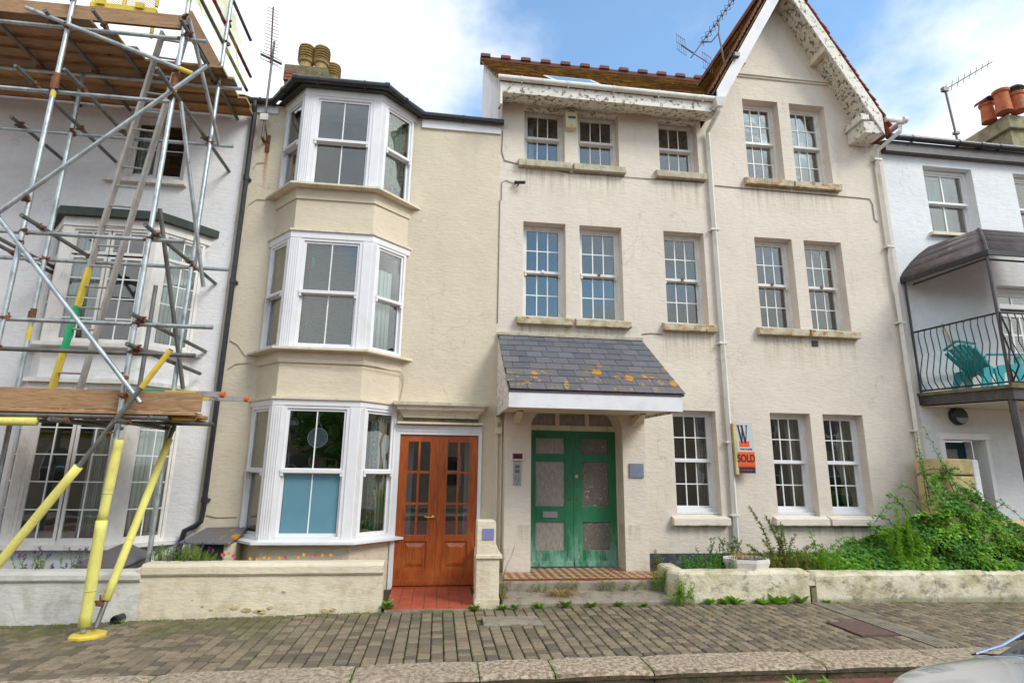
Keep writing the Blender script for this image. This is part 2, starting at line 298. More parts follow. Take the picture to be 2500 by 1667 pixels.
M['bright_leaf'] = leaf('bright_green_leaf', (.27, .52, .03), (.14, .34, .025))
M['olive_leaf'] = leaf('olive_yellow_leaf', (.34, .33, .05), (.13, .22, .04))
M['grass'] = leaf('grass_blade', (.24, .36, .04), (.10, .22, .03))
M['straw'] = leaf('dry_straw', (.52, .36, .12), (.33, .21, .08), .8)
M['stem'] = simple('brown_stem', (.11, .06, .04), .8, .3, 20)
M['purple'] = leaf('purple_petal', (.16, .04, .33), (.09, .03, .2)); M['pink'] = leaf('pink_petal', (.66, .12, .2), (.5, .1, .2)); M['yellow_p'] = leaf('yellow_petal', (.8, .42, .01), (.7, .28, .01)); M['pale_p'] = leaf('pale_pink_petal', (.6, .42, .42), (.45, .3, .28))
M['grey_plastic'] = simple('grey_plastic_box', (.14, .125, .135), .55, .12, 5)
M['silver'] = simple('metallic_silver_paint', (.66, .67, .66), .2, .03, 2, metallic=.45, Coat_Weight=1.0)
M['chrome'] = simple('chrome_trim', (.6, .6, .63), .12, .05, 3, metallic=1)
M['headlamp'] = simple('smoked_headlamp_lens', (.10, .11, .12), .08, .3, 20, Coat_Weight=1.0)
M['carglass'] = simple('dark_car_glass', (.02, .025, .03), .04, .1, 2, Coat_Weight=1.0)
M['tyre'] = simple('black_rubber', (.02, .02, .02), .85, .2, 9)
M['turq'] = simple('turquoise_plastic', (.02, .36, .38), .45, .1, 4)
M['steel'] = simple('brushed_steel', (.42, .42, .41), .35, .1, 9, metallic=.7)
M['plaque'] = simple('frosted_blue_grey_plaque', (.20, .23, .31), .35, .12, 3, Coat_Weight=.3)
M['plaque2'] = simple('frosted_violet_plaque', (.22, .22, .42), .35, .12, 3)
M['brass'] = simple('polished_brass', (.62, .44, .12), .25, .1, 9, metallic=.9)
M['sign_grey'] = simple('sign_pale_grey', (.50, .52, .53), .45, .04, 3); M['sign_orange'] = simple('sign_orange', (.75, .10, .008), .45, .05, 3); M['ink'] = simple('black_ink', (.012, .01, .02), .45, .1, 3); M['sign_navy'] = simple('sign_navy', (.02, .02, .045), .45, .1, 3)
M['alarm'] = simple('yellowed_alarm_box', (.60, .52, .30), .5, .1, 3); M['blue'] = simple('blue_stripe', (.03, .06, .25), .5, .1, 3)
M['canopy_felt'] = simple('weathered_brown_canopy_metal', (.085, .06, .055), .6, .35, 4, .008, 20, dirt=(.18, .15, .14), damt=.5)
M['aerial'] = simple('grey_aerial_metal', (.15, .14, .14), .5, .2, 9, metallic=.5); M['aerial_rust'] = simple('red_brown_aerial_metal', (.10, .035, .03), .6, .2, 9)
M['white_p'] = simple('white_planter', (.66, .63, .60), .7, .12, 5, .004, 30, dirt=(.4, .34, .24), damt=.4)
M['rope'] = simple('cable_cream', (.48, .42, .30), .7, .15, 9); M['cable_dark'] = simple('cable_brown', (.16, .12, .07), .7, .2, 9)
M['far_wall'] = simple('opposite_brick_wall', (.45, .36, .28), .9, .2, 3)
# ---------------------------------------------------------------- mesh helpers
def org(o):
    v = Vector((0, 0, 0))
    while o is not None: v = v+o.location; o = o.parent
    return v
def tag(o, label=None, cat=None, group=None, kind=None):
    if label: o['label'] = label
    if cat: o['category'] = cat
    if group: o['group'] = group
    if kind: o['kind'] = kind
    return o
def thing(name, label, cat, loc=(0, 0, 0), group=None):
    o = bpy.data.objects.new(name, None); COL.objects.link(o); o.location = loc; o.empty_display_size = .2
    return tag(o, label, cat, group)
class MB:
    def __init__(s): s.v = []; s.f = []; s.mi = []; s.m = 0
    def face(s, pts):
        n = len(s.v); s.v += [Vector(p) for p in pts]; s.f.append(tuple(range(n, n+len(pts)))); s.mi.append(s.m)
    def mesh(s, vs, fs):
        n = len(s.v); s.v += [Vector(p) for p in vs]
        for f in fs: s.f.append(tuple(i+n for i in f)); s.mi.append(s.m)
    def hexa(s, p):   # p: bottom 4 ccw, top 4 ccw
        s.mesh(p, [(3, 2, 1, 0), (4, 5, 6, 7), (0, 1, 5, 4), (1, 2, 6, 5), (2, 3, 7, 6), (3, 0, 4, 7)]); return s
    def box(s, x0, x1, y0, y1, z0, z1):
        return s.hexa([(x0, y0, z0), (x1, y0, z0), (x1, y1, z0), (x0, y1, z0), (x0, y0, z1), (x1, y0, z1), (x1, y1, z1), (x0, y1, z1)])
    def ext(s, pts, vec):   # extrude a planar polygon
        n = len(pts); vec = Vector(vec); a = [Vector(p) for p in pts]; b = [p+vec for p in a]
        s.mesh(a+b, [tuple(range(n))[::-1], tuple(range(n, 2*n))]+[(i, (i+1) % n, n+(i+1) % n, n+i) for i in range(n)]); return s
    def tube(s, path, r, n=8, cap=True):
        path = [Vector(p) for p in path]; k = len(path); rs = r if isinstance(r, (list, tuple)) else [r]*k
        d0 = (path[1]-path[0]).normalized(); ref = Vector((0, 0, 1)) if abs(d0.z) < .9 else Vector((1, 0, 0)); vs = []; fs = []
        for i, p in enumerate(path):
            d = (path[min(i+1, k-1)]-path[max(i-1, 0)]).normalized(); a = d.cross(ref)
            if a.length < 1e-4: a = d.cross(Vector((0, 1, 0)))
            a.normalize(); b = a.cross(d)
            for j in range(n): t = 2*math.pi*j/n; vs.append(p+(a*math.cos(t)+b*math.sin(t))*rs[i])
        for i in range(k-1):
            for j in range(n): j2 = (j+1) % n; fs.append((i*n+j, i*n+j2, (i+1)*n+j2, (i+1)*n+j))
        if cap: fs += [tuple(range(n))[::-1], tuple(range((k-1)*n, k*n))]
        s.mesh(vs, fs); return s
    def lathe(s, c, prof, n=20, ax=None):
        c = Vector(c); ax = Vector(ax).normalized() if ax else Vector((0, 0, 1)); q = Vector((0, 0, 1)).rotation_difference(ax); vs = []; fs = []
        for r, z in prof:
            for j in range(n): t = 2*math.pi*j/n; vs.append(c+q @ Vector((r*math.cos(t), r*math.sin(t), z)))
        for i in range(len(prof)-1):
            for j in range(n): j2 = (j+1) % n; fs.append((i*n+j, i*n+j2, (i+1)*n+j2, (i+1)*n+j))
        s.mesh(vs, fs+[tuple(range(n))[::-1], tuple(range((len(prof)-1)*n, len(prof)*n))]); return s
    def build(s, name, mats, parent=None, smooth=False, bevel=0, **tg):
        me = bpy.data.meshes.new(name); o0 = org(parent) if parent is not None else Vector((0, 0, 0))
        me.from_pydata([tuple(v-o0) for v in s.v], [], s.f)
        for m in (mats if isinstance(mats, (list, tuple)) else [mats]): me.materials.append(M[m])
        if any(s.mi): me.polygons.foreach_set('material_index', s.mi)
        if smooth: me.polygons.foreach_set('use_smooth', [True]*len(s.f))
        ob = bpy.data.objects.new(name, me); COL.objects.link(ob)
        if parent is not None: ob.parent = parent
        if bevel: b = ob.modifiers.new('bevel', 'BEVEL'); b.width = bevel; b.segments = 2; b.limit_method = 'ANGLE'
        return tag(ob, **tg)
def B(name, mats, parent, *boxes, bevel=0, **tg):
    m = MB()
    for b in boxes: m.box(*b)
    return m.build(name, mats, parent, bevel=bevel, **tg)
def inst(name, mesh, parent, wloc, rot=(0, 0, 0), scale=(1, 1, 1), **tg):
    o = bpy.data.objects.new(name, mesh); COL.objects.link(o)
    if parent is not None: o.parent = parent; wloc = Vector(wloc)-org(parent)
    o.location = wloc; o.rotation_euler = rot; o.scale = scale; return tag(o, **tg)
MESHES = {}
def boxmesh(name, sx, sy, sz, m, ch=0):
    k = (name, round(sx, 3), round(sy, 3), round(sz, 3), m)
    if k not in MESHES:
        b = MB(); x, y, z = sx/2, sy/2, sz/2
        if ch:
            c = ch; lo = [(-x, -y, -z), (x, -y, -z), (x, y, -z), (-x, y, -z)]; md = [(-x, -y, z-c), (x, -y, z-c), (x, y, z-c), (-x, y, z-c)]; hi = [(-x+c, -y+c, z), (x-c, -y+c, z), (x-c, y-c, z), (-x+c, y-c, z)]
            b.mesh(lo+md+hi, [(0, 1, 5, 4), (1, 2, 6, 5), (2, 3, 7, 6), (3, 0, 4, 7), (4, 5, 9, 8), (5, 6, 10, 9), (6, 7, 11, 10), (7, 4, 8, 11), (8, 9, 10, 11)])
        else: b.box(-x, x, -y, y, -z, z)
        me = bpy.data.meshes.new(name); me.from_pydata([tuple(v) for v in b.v], [], b.f); me.materials.append(M[m]); MESHES[k] = me
    return MESHES[k]
def clip(poly, planes):   # planes: (nx, nz, d) keep nx*x+nz*z <= d
    for nx, nz, d in planes:
        o = []
        for i, p in enumerate(poly):
            q = poly[(i+1) % len(poly)]; a = nx*p[0]+nz*p[1]-d; b = nx*q[0]+nz*q[1]-d
            if a <= 0: o.append(p)
            if (a < 0 < b) or (b < 0 < a): t = a/(a-b); o.append((p[0]+(q[0]-p[0])*t, p[1]+(q[1]-p[1])*t))
        poly = o
        if len(poly) < 3: return []
    return poly
def facade(mb, x0, x1, z0, z1, y, holes, planes=(), th=.2):
    xs = sorted({x0, x1, *[h[0] for h in holes], *[h[1] for h in holes]}); zs = sorted({z0, z1, *[h[2] for h in holes], *[h[3] for h in holes]})
    for i in range(len(xs)-1):
        for j in range(len(zs)-1):
            a, b, c, d = xs[i], xs[i+1], zs[j], zs[j+1]; mx_, mz_ = (a+b)/2, (c+d)/2
            if any(h[0] < mx_ < h[1] and h[2] < mz_ < h[3] for h in holes): continue
            p = clip([(a, c), (b, c), (b, d), (a, d)], planes)
            if p: mb.face([(q[0], y, q[1]) for q in p])
    for a, b, c, d in holes:
        Y = y+th
        mb.face([(a, y, c), (a, y, d), (a, Y, d), (a, Y, c)]); mb.face([(b, y, d), (b, y, c), (b, Y, c), (b, Y, d)])
        mb.face([(a, y, d), (b, y, d), (b, Y, d), (a, Y, d)]); mb.face([(b, y, c), (a, y, c), (a, Y, c), (b, Y, c)])
class Fr:   # local frame on a wall: a along, b outward, c up
    def __init__(s, o, u): s.o = Vector(o); s.u = Vector((u[0], u[1], 0)).normalized(); s.n = Vector((s.u.y, -s.u.x, 0)); s.ang = math.atan2(s.u.y, s.u.x)
    def p(s, a, b, c): return s.o+s.u*a+s.n*b+Vector((0, 0, c))
    def box(s, mb, a0, a1, b0, b1, c0, c1):
        mb.hexa([s.p(a0, b1, c0), s.p(a1, b1, c0), s.p(a1, b0, c0), s.p(a0, b0, c0), s.p(a0, b1, c1), s.p(a1, b1, c1), s.p(a1, b0, c1), s.p(a0, b0, c1)])
F0 = Fr((0, 0, 0), (1, 0))
def window(parent, F, a0, a1, c0, c1, b=0.0, lights=None, frame='upvc_old', fw=.045, sw=.035, bar=.016, gl='glass', room=True, horns=True, rail=None, name='window', midrail=True, panemat=None, roomdepth=1.3, **tg):
    """lights: list of (fa0,fa1,fc0,fc1,cols,rows) as fractions; default is an upper and a lower sash."""
    m = MB(); fr = lambda *k: F.box(m, *k)
    fr(a0, a0+fw, b-.09, b, c0, c1); fr(a1-fw, a1, b-.09, b, c0, c1); fr(a0+fw, a1-fw, b-.09, b-.001, c1-fw, c1); fr(a0+fw, a1-fw, b-.09, b+.012, c0, c0+fw)
    A0, A1, C0, C1 = a0+fw, a1-fw, c0+fw, c1-fw; w, h = A1-A0, C1-C0
    panes = []; bars = MB()
    for k, (f0, f1, g0, g1, nc, nr) in enumerate(lights):
        x0, x1, y0, y1 = A0+w*f0, A0+w*f1, C0+h*g0, C0+h*g1; bo = b-.022 if g0 > .3 or not midrail else b-.05
        fr(x0, x0+sw, bo-.03, bo, y0, y1); fr(x1-sw, x1, bo-.03, bo, y0, y1); fr(x0+sw, x1-sw, bo-.03, bo-.001, y1-sw, y1); fr(x0+sw, x1-sw, bo-.03, bo-.001, y0, y0+sw*1.1)
        x0 += sw; x1 -= sw; y0 += sw*1.1; y1 -= sw; pw = (x1-x0)/nc; ph = (y1-y0)/nr
        for i in range(1, nc): F.box(bars, x0+pw*i-bar/2, x0+pw*i+bar/2, bo-.022, bo-.006, y0, y1)
        for j in range(1, nr): F.box(bars, x0, x1, bo-.0215, bo-.0065, y0+ph*j-bar/2, y0+ph*j+bar/2)
        for i in range(nc):
            for j in range(nr): panes.append((x0+pw*(i+.5), bo-.015, y0+ph*(j+.5), pw-(bar if nc > 1 else 0)*.98, ph-(bar if nr > 1 else 0)*.98, k))
    if midrail:
        cm = C0+h*lights[1][2] if len(lights) > 1 else C0+h*.5
        fr(A0-.004, A1+.004, b-.07, b+.022, cm-.022, cm+.022)
        if horns: fr(A0-.003, A0+.03, b-.03, b+.016, cm-.065, cm-.023); fr(A1-.03, A1+.003, b-.03, b+.016, cm-.065, cm-.023)
    wo = m.build(name, frame, parent, **tg)
    if bars.f: bars.build('glazing_bars', 'bar', wo)
    for (a, bb, c, pw, ph, k) in panes:
        g = (panemat or {}).get(k, gl); inst('pane', boxmesh('pane', pw, .004, ph, g), wo, F.p(a, bb, c), (0, 0, F.ang))
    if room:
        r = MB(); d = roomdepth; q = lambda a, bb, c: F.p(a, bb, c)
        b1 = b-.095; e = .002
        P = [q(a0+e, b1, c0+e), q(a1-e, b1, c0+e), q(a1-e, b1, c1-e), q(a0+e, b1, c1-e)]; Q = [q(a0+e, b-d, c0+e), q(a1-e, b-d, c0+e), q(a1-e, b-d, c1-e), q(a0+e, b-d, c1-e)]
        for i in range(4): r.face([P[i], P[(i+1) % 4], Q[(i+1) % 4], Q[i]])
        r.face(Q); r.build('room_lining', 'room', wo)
    return wo
def sash(cu, ru, cl=None, rl=None): return [(0, 1, 0, .5, cl or cu, rl or ru), (0, 1, .5, 1, cu, ru)]
def curtain(label, F, a0, a1, c0, c1, b, mt, cat='curtain', amp=.025, n=26, name='curtain', group=None):
    m = MB(); P = []
    for i in range(n+1):
        a = a0+(a1-a0)*i/n; w = amp*math.sin(i*1.9+a0*7)+amp*.4*math.sin(i*.8)
        P.append((F.p(a, b+w, c0), F.p(a+.01*math.sin(i), b+w*.6, c1)))
    for i in range(n): m.face([P[i][0], P[i+1][0], P[i+1][1], P[i][1]])
    o = m.build(name, mt, None, smooth=True); s = o.modifiers.new('s', 'SOLIDIFY'); s.thickness = .003
    return tag(o, label, cat, group)
def leaf_quad(mb, p, d, up, L, w):
    d = d.normalized(); s = d.cross(up)
    if s.length < 1e-3: s = Vector((1, 0, 0))
    s.normalize(); n = s.cross(d)*(-.18*L)
    n0 = len(mb.v); mb.v += [p, p+d*L*.5+s*w/2-n, p+d*L, p+d*L*.5-s*w/2-n, ]; mb.f += [(n0, n0+1, n0+2), (n0, n0+2, n0+3)]; mb.mi += [mb.m, mb.m]
def rv(a=1): return Vector((R.uniform(-a, a), R.uniform(-a, a), R.uniform(-a, a)))
def gz(x): return -.0018*(min(max(x, -6.5), 12)-2.8)**2
# ================================================================ GROUND
def strip(name, y0, y1, z0, z1, mt, x0=-14, x1=20, n=68, **k):
    m = MB()
    for i in range(n):
        a = x0+(x1-x0)*i/n; b = x0+(x1-x0)*(i+1)/n; m.face([(a, y0, gz(a)+z0), (b, y0, gz(b)+z0), (b, y1, gz(b)+z1), (a, y1, gz(a)+z1)])
    return m.build(name, mt, None, kind='structure', **k)
ground = MB(); ground.face([(-400, -400, -.42), (400, -400, -.42), (400, 400, -.42), (-400, 400, -.42)]); ground.build('ground', 'concrete', None, kind='structure')
road = strip('road', -13, -3.5, -.14, -.115, 'road_brick')
pave = strip('pavement', -3.14, -.9, -.022, -.020, 'joint')
kerbo = strip('kerb', -3.52, -3.1, -.06, -.05, 'joint')
soil = strip('garden_bed', -1.15, .05, .0, .02, 'soil')
m = MB(); m.box(-14, 20, -14.5, -13, -.2, 0.0); m.build('far_pavement', 'concrete', None, kind='structure')
# kerb stones with worn rounded edges
xs = [-7.0, -5.3, -3.75, -2.22, -.63, .41, 1.04, 1.89, 3.47, 4.67, 6.2, 8.0, 10]
for a, b in zip(xs, xs[1:]):
    mb = MB(); n = max(4, int((b-a)/.16)); prof = [(-3.5, -.14), (-3.515, -.03), (-3.49, -.008), (-3.44, 0), (-3.13, .004), (-3.122, -.05)]
    rows = []
    for i in range(n+1):
        x = a+.006+(b-a-.012)*i/n; e = .012 if i in (0, n) else 0
        rows.append([(x, y+R.uniform(-.005, .005)+(e if k < 3 else 0), gz(x)+z+R.uniform(-.004, .004)-(e if 1 <= k <= 4 else 0)) for k, (y, z) in enumerate(prof)])
    vs = [p for r in rows for p in r]; k = len(prof); fs = [(i*k+j, (i+1)*k+j, (i+1)*k+j+1, i*k+j+1) for i in range(n) for j in range(k-1)]
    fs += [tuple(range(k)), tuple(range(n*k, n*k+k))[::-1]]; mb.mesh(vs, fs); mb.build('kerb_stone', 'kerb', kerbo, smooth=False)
# stone setts in courses that run across the pavement
near = []; far = []
x = -5.9
while x < 9.6:
    w = R.uniform(.112, .130); y = -3.115
    while y < -1.16:
        L = R.choice([.085, .095, .105, .13, .16]); L = min(L, -1.15-y)
        skip = (.52 < x+w/2 < 1.24 and -2.0 < y+L/2 < -1.60) or (4.46 < x+w/2 < 4.92 and -2.66 < y+L/2 < -2.08) or (4.92 < x+w/2 < 5.2)
        if not skip and L > .04: (near if True else far).append((x+w/2, y+L/2, w-.013, L-.016))
        y += L
    x += w
def vis(s):
    d = Vector((s[0], s[1], 0))-CAMP; k = d.dot(_fw); u = 1250+FPX*d.dot(_rt)/k; v = 833.5-FPX*d.dot(_up)/k
    return k if (-10 < u < 2510 and v < 1680) else 99
near.sort(key=vis); singles, rest = near[:290], near[290:]
smesh = boxmesh('paving_sett', 1, 1, 1, 'sett')
def chamf():
    b = MB(); c = .085; b.mesh([(-.5, -.5, -1), (.5, -.5, -1), (.5, .5, -1), (-.5, .5, -1), (-.5, -.5, -.14), (.5, -.5, -.14), (.5, .5, -.14), (-.5, .5, -.14), (-.5+c, -.5+c, 0), (.5-c, -.5+c, 0), (.5-c, .5-c, 0), (-.5+c, .5-c, 0)],
        [(0, 1, 5, 4), (1, 2, 6, 5), (2, 3, 7, 6), (3, 0, 4, 7), (4, 5, 9, 8), (5, 6, 10, 9), (6, 7, 11, 10), (7, 4, 8, 11), (8, 9, 10, 11)]); return b
cb = chamf(); sme = bpy.data.meshes.new('sett'); sme.from_pydata([tuple(v) for v in cb.v], [], cb.f); sme.materials.append(M['sett'])
for (a, b, w, L) in singles:
    inst('sett', sme, pave, (a, b, gz(a)+R.uniform(-.004, .004)), (R.uniform(-.02, .02), R.uniform(-.02, .02), R.uniform(-.02, .02)), (w, L, .06))
fm = MB()
for (a, b, w, L) in rest:
    dz = R.uniform(-.004, .004); tx = R.uniform(-.02, .02); ty = R.uniform(-.02, .02)
    fm.mesh([(a+v.x*w, b+v.y*L, gz(a)+dz+v.z*.06+v.x*w*tx+v.y*L*ty) for v in cb.v], cb.f)
fm.build('setts_field', 'sett_f', pave, kind='stuff')
# concrete patch, iron cover, drainage strips
m = MB(); m.ext([(.56, -2.0, gz(1)+.002), (1.22, -2.0, gz(1)+.002), (1.2, -1.62, gz(1)+.004), (.57, -1.61, gz(1)+.004)], (0, 0, -.05)); m.build('concrete_patch', 'concrete', pave)
m = MB(); m.box(4.48, 4.9, -2.65, -2.1, -.06, gz(4.8)+.003); mh = m.build('cover_plate', 'manhole', pave)
for k in range(5): B('drain_strip', 'concrete', pave, (4.935+k*.052, 4.97+k*.052, -3.1, -1.14, -.05, gz(5)+.008))
# road bricks by the gutter
for i in range(18):
    for j in range(4):
        x = 1.15+i*.215+(j % 2)*.1; inst('road_brick', boxmesh('road_brick', .205, .095, .05, 'road_brick', .006), road, (x, -3.62-j*.105, gz(x)-.135+R.uniform(-.002, .003)), (0, 0, R.uniform(-.02, .02)))
# ================================================================ CREAM BAY HOUSE
H1 = thing('terraced_house', 'cream rendered three storey house with stacked white bay windows and an orange brown double door', 'house', (-1.2, 0, 0))
m = MB(); facade(m, -3.27, .83, -.1, 7.4, 0, [(-2.62, -.70, .70, 2.5), (-2.62, -.70, 3.26, 4.98), (-2.62, -.70, 5.76, 7.36), (-.62, .62, -.05, 2.27)], th=.25)
m.box(-3.27, .83, 6.9, 7.1, 0, 7.2); m.box(-3.27, -3.2, .26, 6.9, 0, 7.35); m.box(.76, .83, .26, 6.9, 0, 7.35)
m.build('wall', 'cream', H1)
m = MB(); m.ext([(-3.3, -.02, 7.42), (-3.3, 3.6, 9.1), (-3.3, 7.1, 7.4)], (4.1, 0, 0)); m.build('roof', 'felt', H1)
WL, FL, FR_, WR = (-2.72, 0), (-2.28, -.5), (-1.11, -.5), (-.60, 0)
def bay_poly(off, z, WL=WL, FL=FL, FR_=FR_, WR=WR):
    return [(WL[0]-off*1.15, WL[1], z), (FL[0]-off*.45, FL[1]-off, z), (FR_[0]+off*.45, FR_[1]-off, z), (WR[0]+off*1.15, WR[1], z)]
def bay_slab(mb, off, z0, z1, c=None, off2=None):
    kw = dict(zip(('WL', 'FL', 'FR_', 'WR'), c)) if c else {}
    lo = bay_poly(off, z0, **kw); hi = bay_poly(off if off2 is None else off2, z1, **kw); n = len(lo)
    mb.mesh(lo+hi, [(3, 2, 1, 0), (4, 5, 6, 7)]+[(i, (i+1) % n, n+(i+1) % n, n+i) for i in range(n)])
for z0, z1 in ((-.05, .66), (2.56, 3.17), (5.04, 5.66)):
    m = MB(); bay_slab(m, -.035, z0, z1); m.build('bay_panel', 'cream', H1)
for z0, z1 in ((3.17, 3.235), (5.66, 5.735)):     # render band under the upper sills
    m = MB(); bay_slab(m, -.01, z0-.1, z1); m.build('sill_band', 'cream', H1)
for z0, mt in ((.66, 'upvc'), (3.235, 'cream_paint'), (5.735, 'cream_paint')):
    m = MB(); bay_slab(m, .13, z0, z0+.03, off2=.13); bay_slab(m, .115, z0+.03, z0+.045, off2=.02); m.build('bay_sill', mt, H1)
for z0, z1 in ((2.47, 2.55), (4.93, 5.03), (7.31, 7.42)):
    m = MB(); bay_slab(m, .012, z0, z1); m.build('bay_head', 'upvc', H1)
for a_, b_ in ((2.55, 2.585), (5.03, 5.06)): m = MB(); bay_slab(m, .04, a_, b_); m.build('bay_drip', 'cream_paint', H1)
def bay_windows(house, pts, z0, z1, lw, post, rails, frame='upvc', fl=.13, gl='glass', pm=None, style='sash'):
    WL, FL, FR_, WR = pts; segs = [(WL, FL), (FL, FR_), (FR_, WR)]; res = []
    for i, (p, q) in enumerate(segs):
        u = (q[0]-p[0], q[1]-p[1]); L = math.hypot(*u); F = Fr((p[0], p[1], 0), u); e0, e1 = post[i]
        res.append((F, L)); F_, = (F,)
        w = window(house, F, e0, L-e1, z0, z1, 0, lw[i], frame, fw=.04, sw=.035, room=False, gl=gl, panemat=(pm or {}).get(i), midrail=(style == 'sash'), horns=(style == 'sash'))
    for i in (0, 1):   # fluted corner posts
        m = MB(); (F, L), (G, K) = res[i], res[i+1]
        a0 = L-post[i][1]; m0 = post[i+1][0]
        m.ext([F.p(a0, .006, z0), F.p(L, .008, z0), G.p(m0, .006, z0), G.p(m0, -.09, z0), G.p(0, -.11, z0), F.p(a0, -.09, z0)], (0, 0, z1-z0))
        if frame == 'upvc':
            for k in range(4): c = m0*(.2+.2*k); G.box(m, c-.006, c+.006, .006, .014, z0+.02, z1-.02)
            F.box(m, a0+.01, a0+.02, .006, .013, z0+.02, z1-.02)
        m.build('corner_post', frame, house)
    return res
PT = (WL, FL, FR_, WR); S1 = sash(1, 1); S2 = sash(2, 1); POST = [(.05, .07), (.155, .135), (.09, .05)]
bay_windows(H1, PT, .705, 2.47, [S1, S2, S1], POST, 0, pm={1: {0: 'film'}})
bay_windows(H1, PT, 3.28, 4.93, [S1, S2, S1], POST, 0)
bay_windows(H1, PT, 5.78, 7.31, [S1, S2, S1], POST, 0)
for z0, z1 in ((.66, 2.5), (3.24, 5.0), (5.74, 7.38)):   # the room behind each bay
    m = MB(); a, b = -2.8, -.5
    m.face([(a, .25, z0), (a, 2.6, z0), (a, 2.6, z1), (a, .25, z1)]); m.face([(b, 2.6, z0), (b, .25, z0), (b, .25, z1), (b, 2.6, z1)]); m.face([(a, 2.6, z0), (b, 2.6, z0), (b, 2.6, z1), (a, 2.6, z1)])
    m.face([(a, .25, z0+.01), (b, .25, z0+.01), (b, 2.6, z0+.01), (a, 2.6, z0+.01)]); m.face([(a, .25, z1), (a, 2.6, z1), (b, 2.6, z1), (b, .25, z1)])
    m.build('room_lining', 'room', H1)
for (x, z) in ((-1.98, 1.64), (-1.42, 1.64), (-.86, 1.64)): pass
# gutters of the cream house (half-round, black)
def gutter(parent, path, r, mt, brackets=0, name='gutter'):
    m = MB(); m.tube(path, r, 12)
    for i in range(len(path)-1):
        a, b = Vector(path[i]), Vector(path[i+1]); L = (b-a).length; d = (b-a).normalized(); k = max(1, int(L/.7)) if brackets else 0
        for j in range(k): c = a+d*(L*(j+.5)/k); m.tube([c-d*.012, c+d*.012], r*1.14, 12); m.box(c.x-.01, c.x+.01, c.y-.01, c.y+.01, c.z-r*1.5, c.z-r*.9)
    for p in path[1:-1]:
        c = Vector(p); m.tube([c-Vector((.035, 0, 0)), c+Vector((.035, 0, 0))], r*1.16, 12)
    return m.build(name, mt, parent, smooth=False)
gutter(H1, [(-3.3, -.09, 7.40), (-2.9, -.09, 7.41), (-2.43, -.66, 7.47), (-1.03, -.66, 7.47), (-.50, -.09, 7.42), (.87, -.09, 7.40)], .052, 'black', 1)
m = MB(); bay_slab(m, .10, 7.42, 7.45); bay_slab(m, .17, 7.5, 7.52, off2=.0); bay_slab(m, .05, 7.52, 7.72, off2=-.3); m.build('bay_roof', 'felt', H1)
B('fascia', 'upvc', H1, (-.50, .83, -.035, -.003, 7.22, 7.37)); B('fascia', 'upvc', H1, (-3.2, -2.82, -.035, -.003, 7.24, 7.37))
m = MB(); m.tube([(-3.17, -.12, 7.37), (-3.17, -.12, 7.28), (-3.165, -.08, 7.18), (-3.165, -.08, 1.05), (-3.175, -.085, .9), (-3.24, -.09, .84), (-3.36, -.10, .78), (-3.40, -.10, .55), (-3.40, -.1, .1)], .037, 12)
for z in (6.0, 4.3, 2.6, 1.15): m.tube([(-3.165, -.08, z), (-3.165, -.08, z+.07)], .046, 12); m.box(-3.22, -3.11, -.06, -.002, z+.015, z+.05)
m.build('downpipe', 'black', H1)
# hood over the door, door frame, doors
m = MB()
hp = [(.0, 2.37, .12), (.10, 2.375, .12), (.105, 2.40, .115), (.125, 2.44, .10), (.17, 2.475, .06), (.20, 2.485, .03), (.20, 2.525, .03), (.255, 2.545, -.02), (.265, 2.60, -.03), (0, 2.605, -.03)]; a_ = [(-.66+x_, -o_, z_) for o_, z_, x_ in hp]; b_ = [(.68-x_, -o_, z_) for o_, z_, x_ in hp]; k_ = len(hp); m.mesh(a_+b_, [tuple(range(k_)), tuple(range(k_, 2*k_))[::-1]]+[(i, i+k_, (i+1) % k_+k_, (i+1) % k_) for i in range(k_)])
m.build('door_hood', 'cream_paint', H1, bevel=.006)
B('lead_flashing', 'mossy_cement', H1, (-.55, .57, -.06, 0, 2.325, 2.37)); B('drip_board', 'cream_paint', H1, (-.62, .63, -.12, 0, 2.285, 2.315))
B('door_frame', 'upvc', H1, (-.635, -.57, -.03, .12, 0, 2.27), (.585, .635, -.03, .12, 0, 2.27), (-.57, .585, -.03, .12, 2.135, 2.268), (-.615, .615, -.04, -.03, 2.18, 2.2))
B('door_step', 'door_wood', H1, (-.57, .585, -.05, .12, -.02, .035))
